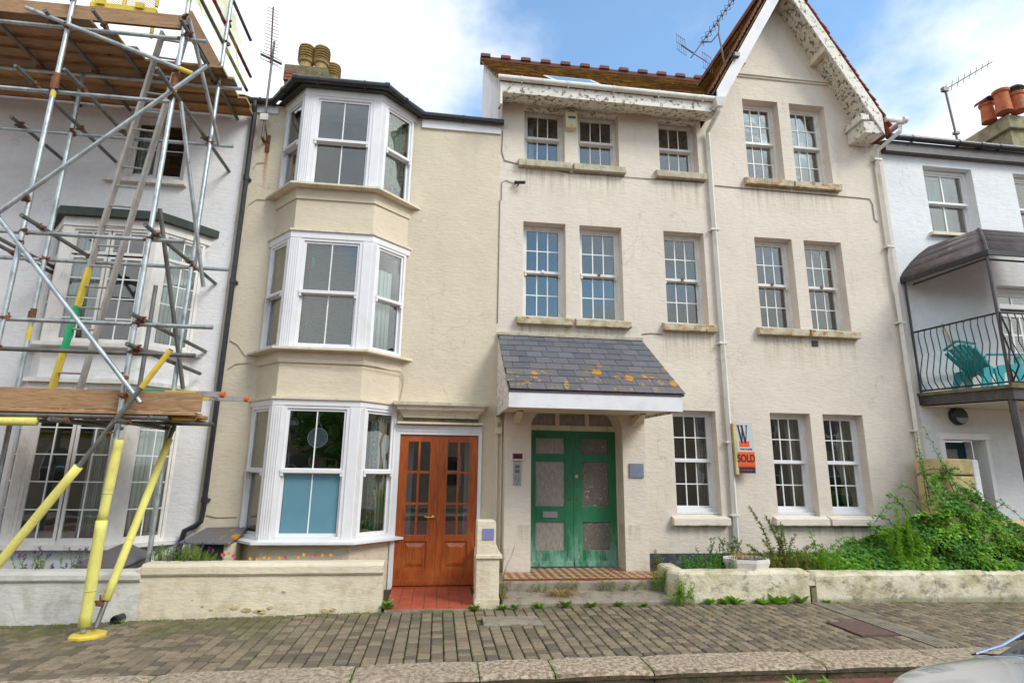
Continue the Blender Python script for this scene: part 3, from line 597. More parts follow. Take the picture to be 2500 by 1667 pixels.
def wdoor(x0, flip):
    m = MB(); W_ = .574; z0, z1 = .045, 2.132; y0, y1 = .0, .045
    f = lambda a, b, c, d, ya=y0, yb=y1: m.box(x0+(W_-b if flip else a), x0+(W_-a if flip else b), ya, yb, c, d)
    ga, gb = .125, .445
    f(0, ga, z0, z1); f(gb, W_, z0, z1); f(ga, gb, 2.03, z1); f(ga, gb, .63, .72); f(ga, gb, z0, .26)
    f(ga, gb, .26, .63, .02, .04)
    # raised and bevelled panel
    xa, xb = (x0+W_-gb, x0+W_-ga) if flip else (x0+ga, x0+gb)
    m.mesh([(xa+.02, .0199, .285), (xb-.02, .0199, .285), (xb-.02, .0199, .605), (xa+.02, .0199, .605), (xa+.065, .002, .335), (xb-.065, .002, .335), (xb-.065, .002, .555), (xa+.065, .002, .555)], [(0, 1, 5, 4), (1, 2, 6, 5), (2, 3, 7, 6), (3, 0, 4, 7), (4, 5, 6, 7)])
    f(.0, W_, z0, z0+.055, -.022, 0); f(0, W_, z0+.055, z0+.075, -.012, 0)
    d = m.build('door', 'door_wood', H1, bevel=.003)
    b = MB(); rows = [(.72, 1.13), (1.16, 1.575), (1.605, 2.03)]; xc = (xa+xb)/2
    b.box(xc-.016, xc+.016, .004, .04, .72, 2.03)
    for z in (1.145, 1.59): b.box(xa, xc-.016, .006, .04, z-.018, z+.018); b.box(xc+.016, xb, .006, .04, z-.018, z+.018)
    b.build('glazing_bars', 'door_wood', d, bevel=.004)
    for (c0, c1) in ((.72, 1.127), (1.163, 1.572), (1.608, 2.03)):
        for (p0, p1) in ((xa, xc-.016), (xc+.016, xb)): inst('pane', boxmesh('pane', p1-p0, .004, c1-c0, 'glass_clear'), d, ((p0+p1)/2, .024, (c0+c1)/2))
    return d
dl = wdoor(-.568, False); dr = wdoor(.008, True)
m = MB(); m.lathe((-.045, -.012, .965), [(.024, 0), (.024, .012), (.012, .02), (.010, .045)], 14, (0, -1, 0)); m.tube([(-.045, -.05, .965), (-.10, -.055, .962), (-.15, -.05, .968), (-.165, -.045, .975)], [.010, .009, .008, .006], 8); m.build('door_handle', 'brass', dl)
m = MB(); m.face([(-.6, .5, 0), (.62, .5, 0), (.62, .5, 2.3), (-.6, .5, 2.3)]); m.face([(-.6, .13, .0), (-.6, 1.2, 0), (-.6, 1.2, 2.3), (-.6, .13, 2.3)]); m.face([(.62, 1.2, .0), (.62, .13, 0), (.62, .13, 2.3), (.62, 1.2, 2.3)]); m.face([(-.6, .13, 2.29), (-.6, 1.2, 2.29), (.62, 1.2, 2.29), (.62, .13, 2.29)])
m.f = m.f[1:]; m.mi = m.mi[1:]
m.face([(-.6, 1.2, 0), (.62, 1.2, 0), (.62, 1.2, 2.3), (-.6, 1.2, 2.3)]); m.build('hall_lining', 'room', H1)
B('inner_door_post', 'upvc', H1, (-.46, -.38, .3, .34, 0.04, 2.1)); B('inner_door_post', 'upvc', H1, (.40, .48, .3, .34, 0.04, 2.1))
# chimney with louvred pots
ch = MB(); ch.box(-3.27, -2.53, 1.5, 2.4, 7.2, 8.98); cho = ch.build('chimney', 'mossy_cement', H1)
B('chimney_cap', 'mossy_cement', cho, (-3.30, -2.48, 1.46, 2.44, 8.98, 9.32))
for k in range(6):
    for j in range(2):
        x = -3.285+.2*j+(k % 2)*.03; inst('brick', boxmesh('brick', .19, .03, .058, 'brick', .003), cho, (x+.1, 1.5, 8.93-.072*k))
for k in range(3): inst('brick', boxmesh('brick', .22, .03, .058, 'brick', .003), cho, (-3.17, 1.46, 9.14-.07*k))
for (x, y, s) in ((-2.98, 1.72, 1), (-2.685, 1.72, 1), (-2.55, 2.2, .97)):
    m = MB(); m.lathe((x, y, 9.3), [(.155*s, 0), (.13*s, .06), (.118*s, .24), (.15*s, .27), (.158*s, .31), (.11*s, .33)], 20)
    for q in range(5): zq = 9.36+.27-.02+q*.058; m.lathe((x, y, zq), [(.155*s, 0), (.168*s, .012), (.162*s, .026), (.11*s, .03)], 20)
    m.lathe((x, y, 9.30+.30), [(.07, 0), (.065, .32)], 10); m.lathe((x, y, 9.30+.60), [(.16*s, 0), (.15*s, .035), (.09*s, .06)], 20)
    m.build('chimney_pot', 'buff_pot', cho)
# bits on the wall
for pth in ([(-3.12, -.012, 3.45), (-3.0, -.012, 3.38), (-2.9, -.012, 3.24), (-2.86, -.012, 3.22)], [(-3.1, -.012, 3.02), (-3.0, -.012, 3.10), (-2.85, -.012, 3.12), (-2.3, -.53, 3.10), (-1.1, -.55, 3.08), (-.6, -.03, 3.04), (-.57, -.012, 2.9), (-.61, -.012, 2.62)], [(-3.1, -.012, 6.25), (-3.06, -.012, 6.34), (-2.95, -.012, 6.36)], [(-3.14, -.012, .98), (-3.0, -.012, .95), (-2.74, -.012, .955)], [(-3.1, -.012, 5.62), (-3.0, -.012, 5.72), (-2.86, -.012, 5.72)]): m = MB(); m.tube(pth, .0065, 5); m.build('wall_cable', 'rope', H1)
# ================================================================ PALE CREAM GABLED HOUSE
H2 = thing('terraced_house', 'tall pale cream house with a tiled gable, slate porch roof and faded green double door', 'house', (4.2, 0, 0))
XA, XB, XC, XD, XE = (1.235, 1.945), (2.185, 2.91), (3.65, 4.37), (5.30, 6.00), (6.225, 6.94)
holes = []
for c, (a, b) in enumerate((XA, XB, XC, XD, XE)):
    if c >= 2: holes.append((a, b, .97, 2.605))
    holes.append((a, b, 4.02, 5.66)); holes.append((a, b, 6.79, 7.835 if c < 3 else 8.40))
m = MB(); h1 = [h for h in holes if h[0] < 4.4]; h2 = [h for h in holes if h[0] > 4.4]
facade(m, .83, 4.45, -.1, 7.87, 0, h1+[(1.3, 2.80, .2, 2.8)], th=.19)
def facade_gable():
    x0, x1, z0, zc, z1_ = 4.45, 8.0, -.1, 7.7, 10.7; pl = [(1.8, 1, 21.63), (-1.8, 1, -.33)]
    xs = sorted({x0, x1, *[h[0] for h in h2], *[h[1] for h in h2]}); zs = sorted({z0, zc, z1_, *[h[2] for h in h2], *[h[3] for h in h2]})
    for i in range(len(xs)-1):
        for j in range(len(zs)-1):
            a, b, c, d = xs[i], xs[i+1], zs[j], zs[j+1]; mx_, mz_ = (a+b)/2, (c+d)/2
            if any(h[0] < mx_ < h[1] and h[2] < mz_ < h[3] for h in h2): continue
            p = clip([(a, c), (b, c), (b, d), (a, d)], pl if mz_ > zc else ())
            if p: m.face([(q[0], 0, q[1]) for q in p])
    n0 = len(m.f); t = MB(); facade(t, 0, 0, 0, 0, 0, [], th=.19)
    for a, b, c, d in h2:
        Y = .19
        m.face([(a, 0, c), (a, 0, d), (a, Y, d), (a, Y, c)]); m.face([(b, 0, d), (b, 0, c), (b, Y, c), (b, Y, d)]); m.face([(a, 0, d), (b, 0, d), (b, Y, d), (a, Y, d)]); m.face([(b, 0, c), (a, 0, c), (a, Y, c), (b, Y, c)])
facade_gable()
m.face([(.83, .0, 0), (.83, 0, 7.84), (.83, 9, 7.84), (.83, 9, 0)]); m.face([(8, 0, 0), (8, 9, 0), (8, 9, 7.7), (8, 0, 7.7)])
m.build('wall', 'stone_cream', H2)
m = MB(); m.ext([(.80, .0, 7.3), (.80, -.42, 7.95), (.80, 5, 12.66), (.80, 5, 7.3)], (.03, 0, 0)); m.build('side_cladding', 'peel', H2)
for k in range(14): B('cladding_board', 'fascia_white', H2, (.785, .80, .1+k*.35, .1+k*.35+.335, 7.3, 7.93+.866*(.1+k*.35)+.35))
m = MB(); m.box(5.2, 7.06, -.05, 0, 8.90, 8.96); m.box(5.16, 7.04, -.025, 0, 8.86, 8.90); m.build('gable_band', 'stone_cream', H2)
# windows and sills
blindw = []
for c, (a, b) in enumerate((XA, XB, XC, XD, XE)):
    for fl, (z0, z1_) in enumerate(((.97, 2.605), (4.02, 5.66), (6.79, 7.835 if c < 3 else 8.40))):
        if fl == 0 and c < 2: continue
        F = Fr((0, .19, 0), (1, 0)); rows = 1 if (fl == 2 and c < 3) else 2
        fb = z0+(.075 if fl == 0 else .0); lw = sash(3, rows) if not (fl == 2) else [(0, 1, 0, .5, 3, rows), (.0, 1, .5, 1, 3, rows)]
        w = window(H2, F, a, b, fb, z1_, .02, lw, 'upvc_old' if fl else 'upvc', fw=.055, sw=.03, bar=.017, horns=(fl == 1))
        if fl == 2 and c < 3: B('recess_ceiling', 'peel_heavy', w, (a+.002, b-.002, .0, .125, 7.80, 7.834))
        if fl == 0: B('window_board', 'upvc', w, (a+.01, b+.02-.03, .1, .215, fb-.03, fb-.002)); 
        if fl == 0:
            q = MB(); q.mesh([(a+.001, .12, fb-.03), (b-.001, .12, fb-.03), (b-.001, 0, z0), (a+.001, 0, z0), (a+.001, .19, z0-.02), (b-.001, .19, z0-.02)], [(0, 3, 2, 1), (0, 1, 5, 4)]); q.build('sloping_sill', 'stone_cream', w)
        sz0, sz1 = {0: (.86, .962), 1: (3.89, 4.00), 2: (6.63, 6.75)}[fl]
        q = MB(); q.mesh([(a-.10, -.105, sz0), (b+.09, -.105, sz0), (b+.09, 0, sz0), (a-.10, 0, sz0), (a-.10, -.10, sz1), (b+.09, -.10, sz1), (b+.09, .001, sz1+.035), (a-.10, .001, sz1+.035)], [(3, 2, 1, 0), (4, 5, 6, 7), (0, 1, 5, 4), (1, 2, 6, 5), (2, 3, 7, 6), (3, 0, 4, 7)])
        q.build('sill', 'rsill' if (fl == 1 or (fl == 2 and c >= 3)) else ('stone_cream' if fl == 0 else 'sill'), w, bevel=.008)
        if fl == 1:
            q = MB(); q.box((a+b)/2-.02, (a+b)/2+.02, .13, .16, 4.83, 4.875); q.build('sash_catch', 'rust' if c else 'upvc', w)
# porch piers with elliptical arch
PY = -.25; zf = .265; m = MB(); cx_, hw, rise, zs_ = 2.04, .695, .43, 2.28
pts = [(cx_-hw*math.cos(math.pi*i/20), zs_+rise*math.sin(math.pi*i/20)) for i in range(21)]
m.face([(.96, PY, -.1), (pts[0][0], PY, -.1), (pts[0][0], PY, zs_), (pts[0][0], PY, 3.0), (.96, PY, 3.0)]); m.face([(pts[-1][0], PY, -.1), (3.09, PY, -.1), (3.09, PY, 3.0), (pts[-1][0], PY, 3.0), (pts[-1][0], PY, zs_)])
for (a, b), (c, d) in zip(pts, pts[1:]):
    m.face([(a, PY, b), (c, PY, d), (c, PY, 3.0), (a, PY, 3.0)]); m.face([(a, PY, b), (a, .12, b), (c, .12, d), (c, PY, d)])
m.face([(pts[0][0], PY, 0), (pts[0][0], .12, 0), (pts[0][0], .12, zs_), (pts[0][0], PY, zs_)]); m.face([(pts[-1][0], .12, 0), (pts[-1][0], PY, 0), (pts[-1][0], PY, zs_), (pts[-1][0], .12, zs_)])
m.face([(.96, 0, -.1), (.96, PY, -.1), (.96, PY, 3.0), (.96, 0, 3.0)]); m.face([(3.09, PY, -.1), (3.09, 0, -.1), (3.09, 0, 3.0), (3.09, PY, 3.0)]); m.face([(.96, PY, 3), (3.09, PY, 3), (3.09, 0, 3), (.96, 0, 3)])
m.build('porch_front', 'stone_cream', H2)
# fanlight and frame at door plane
m = MB(); yd = .07
m.box(1.35, 2.73, yd-.03, yd+.05, 2.243, 2.32); m.box(1.335, 1.375, yd-.02, yd+.05, .26, 2.243); m.box(2.722, 2.75, yd-.02, yd+.05, .26, 2.243)
for x in (1.80, 2.27):
    t = math.sqrt(1-((x-cx_)/hw)**2); m.box(x-.032, x+.032, yd-.03, yd+.04, 2.32, zs_+rise*t)
ip = [(cx_-(hw-.04)*math.cos(math.pi*i/20), zs_+(rise-.04)*math.sin(math.pi*i/20)) for i in range(21)]
for i in range(20): a, b, c, d = pts[i], pts[i+1], ip[i+1], ip[i]; m.ext([(a[0], yd-.02, a[1]), (b[0], yd-.02, b[1]), (c[0], yd-.02, c[1]), (d[0], yd-.02, d[1])], (0, .06, 0))
fan = m.build('fanlight_frame', 'cream_paint', H2)
for (xa, xb) in ((1.37, 1.768), (1.832, 2.238), (2.302, 2.71)):
    q = [(xa+(xb-xa)*i/8) for i in range(9)]; top = [(x, yd+.01, zs_+(rise-.03)*math.sqrt(max(0, 1-((x-cx_)/(hw-.03))**2))) for x in q]
    g = MB(); g.ext([(xa, yd+.01, 2.318), (xb, yd+.01, 2.318)]+[(p[0], p[1], max(p[2], 2.32)) for p in top[::-1]], (0, .005, 0)); g.build('pane', 'obscure', fan)
def gdoor(x0, x1, om, name='door'):
    m = MB(); y0, y1 = .07, .115; zb, zt_ = .272, 2.243; w = x1-x0; s0 = .095 if om == 0 else .135; s1 = .13 if om == 0 else .12
    a, b = x0+s0, x1-s1; m.box(x0, a, y0, y1, zb, zt_); m.box(b, x1, y0, y1, zb, zt_)
    for c, d in ((2.125, zt_), (1.775, 1.89), (.895, 1.12), (zb, .495)): m.box(a, b, y0, y1, c, d)
    m.box(x0+.01, x1-.01, y0-.02, y0, zb, .345)
    d_ = m.build(name, 'door_green', H2, bevel=.004)
    for c, d in ((1.89, 2.125), (1.12, 1.775), (.495, .895)): inst('pane', boxmesh('pane', b-a, .006, d-c, ('obscure', 'obscure2')[om]), d_, ((a+b)/2, .097, (c+d)/2))
    return d_
g1 = gdoor(1.376, 2.046, 0); g2 = gdoor(2.050, 2.721, 1)
m = MB(); m.box(1.575, 1.80, .052, .07, .955, 1.045); m.box(1.60, 1.775, .046, .052, .975, 1.025); m.build('letter_box', 'steel', g1)
for d_, x in ((g1, 2.00), (g2, 2.10)):
    for z in (1.42, 1.23): m = MB(); m.lathe((x, .07, z), [(.022, 0), (.02, .006), (.006, .008)], 12, (0, -1, 0)); m.build('lock_plate', 'rust', d_)
m = MB(); m.lathe((2.10, .07, 1.56), [(.03, 0), (.026, .008), (.01, .01)], 14, (0, -1, 0)); m.build('lock_plate', 'tile_cream', g2)
# slate porch roof
cn = MB(); y1c, z1c, y0c, z0c = -.015, 3.70, -1.54, 2.635; XL, XR = .845, 3.175
cn.mesh([(XL, y1c, z1c-.03), (XR, y1c, z1c-.03), (XR, y0c, z0c-.03), (XL, y0c, z0c-.03), (XL, y1c, z1c-.005), (XR, y1c, z1c-.005), (XR, y0c, z0c-.005), (XL, y0c, z0c-.005)], [(0, 1, 2, 3), (7, 6, 5, 4), (0, 3, 7, 4), (1, 5, 6, 2), (3, 2, 6, 7), (0, 4, 5, 1)])
can = cn.build('porch_roof', 'dark_trim', H2)
B('fascia_board', 'fascia_white', can, (XL+.005, XR-.03, -1.53, -1.50, 2.41, 2.625))
m = MB(); m.ext([(XL, -.005, 2.44), (XL, -1.5, 2.41), (XL, -1.5, 2.62), (XL, -.005, 3.66)], (.03, 0, 0)); m.build('side_board', 'peel', can)
m = MB(); m.ext([(XR-.06, -.005, 2.44), (XR-.06, -1.5, 2.41), (XR-.06, -1.5, 2.62), (XR-.06, -.005, 3.66)], (.03, 0, 0)); m.build('side_board', 'peel', can)
m = MB(); m.mesh([(XL+.03, -.26, 2.47), (XR-.06, -.26, 2.47), (XR-.06, -1.5, 2.44), (XL+.03, -1.5, 2.44)], [(0, 1, 2, 3)]); m.build('porch_ceiling', 'cream_paint', can)
for x in (1.08, 2.88):
    m = MB(); m.ext([(x, PY, 2.30), (x, PY, 2.42), (x, -.62, 2.47), (x, -.72, 2.44)], (.09, 0, 0)); m.build('bracket', 'cream_paint', can, bevel=.006)
sl_len = math.hypot(y1c-y0c, z1c-z0c); ang = math.atan2(z1c-z0c, y1c-y0c); rows = 9; ex = sl_len/rows
for r in range(rows):
    wdt = .236; off = (r % 2)*.5*wdt+R.uniform(-.02, .02); x = XL-off-.0
    while x < XR:
        a, b = max(x, XL-.008), min(x+wdt, XR+.012)
        if b-a > .03:
            t = (r+.5)/rows; yy = y0c+(y1c-y0c)*t; zz_ = z0c+(z1c-z0c)*t+.008
            inst('slate', boxmesh('slate', round(b-a-.005, 2), ex+.03, .007, 'slate'), can, ((a+b)/2, yy, zz_+.006), (ang-.035+R.uniform(-.006, .006), R.uniform(-.004, .004), R.uniform(-.006, .006)))
        x += wdt
B('lead_flashing', 'sill', can, (XL, XR+.02, -.06, .0, 3.70, 3.745))
# mid eave: coved soffit, fascia, gutter
m = MB(); m.mesh([(.80, -.43, 7.73), (4.56, -.43, 7.73), (4.56, -.2, 7.76), (.80, -.2, 7.76), (4.56, 0, 7.85), (.80, 0, 7.85)], [(0, 3, 2, 1), (3, 5, 4, 2)]); m.build('soffit', 'peel_heavy', H2)
B('fascia_board', 'peel', H2, (.79, 4.57, -.455, -.43, 7.725, 7.965)); m = MB(); m.ext([(.765, -.46, 7.5), (.765, 0, 7.72), (.765, 0, 7.93), (.765, -.46, 7.93)], (.035, 0, 0)); m.build('eave_end_board', 'peel', H2)
gutter(H2, [(.72, -.50, 7.965), (4.66, -.50, 7.945)], .046, 'white_pipe', 1)
def boxpipe(path, name='downpipe', w=.035, brs=()):
    m = MB(); m.tube(path, w*1.25, 4)
    for z, p in brs: m.box(p[0]-.075, p[0]+.075, p[1]-.04, 0, z, z+.03)
    return m.build(name, 'white_pipe', H2)
m = MB(); m.hexa([(4.5, -.56, 7.78), (4.6, -.56, 7.78), (4.6, -.46, 7.78), (4.5, -.46, 7.78), (4.45, -.6, 7.93), (4.68, -.6, 7.93), (4.68, -.43, 7.93), (4.45, -.43, 7.93)]); m.build('hopper', 'white_pipe', H2)
boxpipe([(4.555, -.51, 7.80), (4.555, -.50, 7.74), (4.55, -.08, 7.60), (4.55, -.06, 7.50), (4.55, -.06, .1)], brs=[(5.7, (4.55, -.06)), (3.7, (4.55, -.06)), (2.1, (4.55, -.06)), (1.0, (4.55, -.06))])
boxpipe([(8.1, -.4, 7.86), (8.09, -.39, 7.74), (7.86, -.10, 7.52), (7.84, -.06, 7.42), (7.84, -.06, .2)], brs=[(7.32, (7.84, -.06)), (5.6, (7.84, -.06)), (4.2, (7.84, -.06)), (2.35, (7.84, -.06))])
gutter(H2, [(7.78, -.42, 7.93), (8.2, -.40, 7.97), (8.2, 1.6, 7.97)], .052, 'white_pipe', 0)
# gable: roof slopes, verge tiles, bargeboards
AX, AZ, SLP = 6.09, 11.05, 1.8
def slope(side, dz, y0, y1, xe, th=.04, mt='moss_tile', name='roof', par=H2):
    m = MB(); s = side; p = [(AX, y0, AZ-dz), (AX+s*xe, y0, AZ-dz-SLP*xe), (AX+s*xe, y1, AZ-dz-SLP*xe), (AX, y1, AZ-dz)]
    m.ext(p, (0, 0, -th)); return m.build(name, mt, par)
ra = math.atan(SLP); L_ = 1.80/math.cos(ra); NC = 34
for s, mt in ((-1, 'moss_tile'), (1, 'red_tile')):
    rf = slope(s, .07, -.40, 6, 1.80 if s > 0 else 1.58, .05, mt); fld = MB()
    for k in range(NC if s > 0 else NC-4):
        t = (k+.5)/NC; cx2 = AX+s*1.80*t; cz = AZ-.0-SLP*1.80*t; ex2 = L_/NC
        ux, uz = s*math.cos(ra), -math.sin(ra); nx, nz = s*math.sin(ra), math.cos(ra); h = ex2*.56
        def P(yv, q, o): return (cx2+ux*q+nx*o, yv, cz+uz*q+nz*o)
        for (ya, yb) in ((-.22, 6),): fld.hexa([P(ya, -h, -.03), P(ya, h, -.012), P(yb, h, -.012), P(yb, -h, -.03), P(ya, -h, -.012), P(ya, h, .008), P(yb, h, .008), P(yb, -h, -.012)])
        mesh_k = 'vt%s' % mt
        if mesh_k not in MESHES:
            vb = MB(); vb.hexa([(-h, -.115, -.03), (h, -.115, -.012), (h, .115, -.012), (-h, .115, -.03), (-h, -.115, -.014), (h, -.115, .006), (h, .115, .006), (-h, .115, -.014)]); me = bpy.data.meshes.new('verge_tile'); me.from_pydata([tuple(v) for v in vb.v], [], vb.f); me.materials.append(M[mt if s > 0 else 'ridge_tile']); MESHES[mesh_k] = me
        o = inst('verge_tile', MESHES[mesh_k], rf, (cx2+nx*.006, -.335+R.uniform(-.015, .01), cz+nz*.006), (0, (ra if s > 0 else math.pi-ra)+R.uniform(-.04, .04), R.uniform(-.03, .03)))
        if s < 0: o.rotation_euler = (math.pi, math.pi-ra+R.uniform(-.03, .03), 0); o.scale = (1, 1, -1)
    fld.build('tile_field', mt, rf, kind='stuff')
B('ridge_tiles', 'ridge_tile', H2, (AX-.08, AX+.08, -.42, 6, AZ-.04, AZ+.06))
def barge(s):
    m = MB(); x1 = 1.62 if s > 0 else 1.52; w = .40; pts = [(AX, -.455, AZ-.14), (AX+s*x1, -.455, AZ-.14-SLP*x1), (AX+s*(x1+.0), -.455, AZ-.14-SLP*x1-w), (AX, -.455, AZ-.14-w)]
    m.ext(pts, (0, .035, 0)); m.build('bargeboard', 'fascia_white' if s < 0 else 'peel', H2)
    m = MB(); dz = .40; m.face([(AX, -.42, AZ-dz), (AX+s*x1, -.42, AZ-dz-SLP*x1), (AX+s*x1, .0, AZ-dz-SLP*x1), (AX, .0, AZ-dz)]); m.build('verge_soffit', 'peel_heavy', H2)
barge(1); barge(-1)
m = MB(); m.box(7.34, 7.72, -.43, 0, 7.62, 7.86); m.box(7.28, 7.44, -.46, 0, 7.86, 7.98); m.build('kneeler_box', 'peel', H2, bevel=.01)
for s, x in ((1, 6.80), (-1, 5.14)):
    z = AZ-.4-SLP*abs(x-AX); m = MB(); m.box(x-.05, x+.05, -.42, 0, z-.12, z+.02); m.build('purlin_end', 'cream_paint', H2)
# mid roof
sm = .866
def rz(y): return 7.97+sm*(y+.5)
m = MB(); m.ext([(.76, -.46, rz(-.46)-.03), (4.56, -.46, rz(-.46)-.03), (4.56, .3, rz(.3)-.03), (5.6, .3, rz(.3)-.03), (5.6, 1.2, rz(1.2)-.03), (7.6, 3.2, rz(3.2)-.03), (7.6, 5, rz(5)-.03), (.76, 5, rz(5)-.03)], (0, 0, -.06)); mrf = m.build('roof', 'moss_tile', H2)
fld = MB(); nC = 68; an = math.atan(sm); eL = 5.48/math.cos(an)/nC
for k in range(nC):
    y = -.5+5.48*(k+.5)/nC; z = rz(y); cy, cz_ = math.cos(an), math.sin(an); h = eL*.56; x = .70
    while x < ((7.5 if y > 3.2 else 5.6) if y > .40 else 4.45):
        w = .165*R.choice([1, 1, 2]); j = R.uniform(-.004, .006)
        def P(xx, q, o): return (xx, y+cy*q-cz_*o, z+cz_*q+cy*o+j)
        fld.hexa([P(x, -h, .0), P(x+w-.006, -h, .0), P(x+w-.006, h, -.02), P(x, h, -.02), P(x, -h, .022), P(x+w-.006, -h, .022), P(x+w-.006, h, .0), P(x, h, .0)]); x += w
fld.build('tile_field', 'moss_tile', mrf, kind='stuff')
B('ridge_capping', 'ridge_tile', mrf, (.70, 7.6, 4.9, 5.12, rz(5)-.04, rz(5)+.07))
for k in range(12):
    m = MB(); x = .70+k*.565; z = rz(5)+.05; m.mesh([(x, 4.86, z), (x+.27, 4.86, z), (x+.27, 5.16, z), (x, 5.16, z), (x, 4.88, z+.10), (x+.27, 4.88, z+.10), (x+.27, 5.14, z+.10), (x, 5.14, z+.10), (x+.04, 4.93, z+.15), (x+.23, 4.93, z+.15), (x+.23, 5.1, z+.15), (x+.04, 5.1, z+.15)], [(0, 1, 5, 4), (1, 2, 6, 5), (2, 3, 7, 6), (3, 0, 4, 7), (4, 5, 9, 8), (5, 6, 10, 9), (6, 7, 11, 10), (7, 4, 8, 11), (8, 9, 10, 11)]); m.build('ridge_tile', 'ridge_tile', mrf)
def onroof(u, v, up=0):
    d = (_fw+_rt*((u-1250)/FPX)-_up*((v-833.5)/FPX)); c = CAMP; t = (8.403+up+.866*c.y-c.z)/(d.z-.866*d.y); return c+d*t
q = [onroof(1140+a/3.0156, 100+b/3.0156, .04) for a, b in ((560, 252), (915, 288), (985, 318), (640, 288))]
m = MB(); qc = sum(q, Vector())/4; qi = [qc+(p-qc)*.86 for p in q]
for a in range(4): b = (a+1) % 4; m.ext([q[a], q[b], qi[b], qi[a]], (0, .02, -.05))
sk = m.build('roof_window', 'upvc', mrf); m = MB(); m.ext(qi, (0, .006, -.02)); m.build('pane', 'film', sk)
# cables, vents and small fittings that belong to the wall
m = MB()
for pth, r_ in (([(.86, -.012, 7.3), (.85, -.012, 6.9), (.9, -.012, 6.74), (1.14, -.012, 6.69), (1.9, -.012, 6.62), (2.0, -.012, 6.6), (3.5, -.012, 6.61), (4.45, -.012, 6.62)], .007), ([(4.64, -.012, 6.58), (5.2, -.012, 6.57), (7.3, -.012, 6.56), (7.62, -.012, 6.55), (7.66, -.012, 6.45), (7.66, -.012, 6.15), (7.72, -.012, 6.1)], .007), ([(.86, -.012, 6.0), (.86, -.012, 6.33), (.93, -.012, 6.37), (1.1, -.012, 6.32)], .006), ([(.835, -.012, 6.0), (.835, -.012, 3.9)], .006), ([(3.2, -.012, 3.82), (3.35, -.012, 3.84), (3.55, -.012, 3.83)], .006)): m = MB(); m.tube(pth, r_, 5); m.build('wall_cable', 'cable_dark', H2)
m = MB()
for x in (.87, .93): m.tube([(x, -.02, 2.4), (x, -.02, .1)], .013, 6)
m.tube([(.80, -.02, 2.55), (.83, -.03, 2.42), (.86, -.03, 2.25), (.90, -.03, 2.22)], .012, 6); m.box(.84, .93, -.06, 0, 2.17, 2.26); m.box(.84, .91, -.05, 0, 2.33, 2.42); m.build('service_pipe', 'cream_paint', H2)
B('plinth', 'plinth', H2, (3.1, 7.98, -.02, .0, -.1, .455)); B('air_brick', 'ink', H2, (4.12, 4.35, -.03, -.02, .30, .40)); B('air_brick', 'ink', H2, (6.17, 6.28, -.012, .0, 3.74, 3.84))
# ================================================================ WHITE HOUSE BEHIND THE SCAFFOLD
H0 = thing('terraced_house', 'off-white rendered house with a canted bay behind the scaffolding', 'house', (-5, 0, 0))
m = MB(); facade(m, -12, -3.27, -.2, 7.35, -.004, [(-5.06, -4.12, 5.93, 7.08), (-5.62, -3.68, 3.25, 4.95), (-5.62, -3.68, .75, 2.55), (-9, -8, 3.2, 5), (-9, -8, .8, 2.5)], th=.22); m.build('wall', 'white_wall', H0)
PT0 = ((-5.76, 0), (-5.33, -.5), (-4.10, -.5), (-3.59, 0))
for a_, b_ in ((-.1, .62), (2.72, 3.17)): m = MB(); bay_slab(m, -.03, a_, b_, PT0); m.build('bay_panel', 'white_wall', H0)
for z in (.60, 3.17): m = MB(); bay_slab(m, .10, z, z+.05, PT0); m.build('bay_sill', 'upvc_old', H0)
m = MB(); bay_slab(m, .05, 2.60, 2.68, PT0); bay_slab(m, .11, 2.68, 2.735, PT0); m.build('bay_cornice', 'upvc_old', H0)
for o_, a_, b_ in ((.02, 4.9, 5.03), (.0, 2.52, 2.6)): m = MB(); bay_slab(m, o_, a_, b_, PT0); m.build('bay_head', 'upvc_old', H0)
m = MB(); bay_slab(m, .10, 5.03, 5.15, PT0); m.build('bay_roof', 'felt', H0)
def lights_c(rows, top=True):   # two casements under a transom
    if not top: return [(0, .49, 0, 1, 2, rows), (.51, 1, 0, 1, 2, rows)]
    return [(0, .49, 0, .76, 2, rows), (.51, 1, 0, .76, 2, rows), (0, .49, .78, 1, 2, 1), (.51, 1, .78, 1, 2, 1)]
c2 = [(0, 1, 0, .76, 2, 4), (0, 1, .78, 1, 2, 1)]; c3 = [(0, 1, 0, 1, 2, 5)]
PO = [(.06, .1), (.1, .1), (.1, .06)]
bay_windows(H0, PT0, 3.22, 4.9, [c2, lights_c(4), c2], PO, 0, frame='upvc_old', style='case'); bay_windows(H0, PT0, .65, 2.52, [c3, lights_c(5, False), c3], PO, 0, frame='upvc_old', style='case')
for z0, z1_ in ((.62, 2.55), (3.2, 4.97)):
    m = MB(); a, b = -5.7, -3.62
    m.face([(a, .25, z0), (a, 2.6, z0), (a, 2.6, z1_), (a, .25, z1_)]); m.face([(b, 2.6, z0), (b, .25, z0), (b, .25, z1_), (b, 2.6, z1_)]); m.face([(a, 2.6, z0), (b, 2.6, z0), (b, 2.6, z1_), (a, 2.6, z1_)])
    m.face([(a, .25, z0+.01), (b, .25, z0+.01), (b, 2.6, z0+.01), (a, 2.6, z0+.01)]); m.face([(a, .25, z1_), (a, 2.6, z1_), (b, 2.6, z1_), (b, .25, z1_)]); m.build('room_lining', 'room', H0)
w = window(H0, Fr((0, .13, 0), (1, 0)), -5.06, -4.12, 5.95, 7.07, .02, [(0, .5, 0, 1, 1, 2), (.54, 1, 0, 1, 1, 2)], 'upvc_old', midrail=False, horns=False, fw=.07, sw=.05)
B('sill', 'upvc_old', w, (-5.22, -4.05, -.10, .0, 5.84, 5.89), (-5.18, -4.09, -.06, .0, 5.89, 5.93))
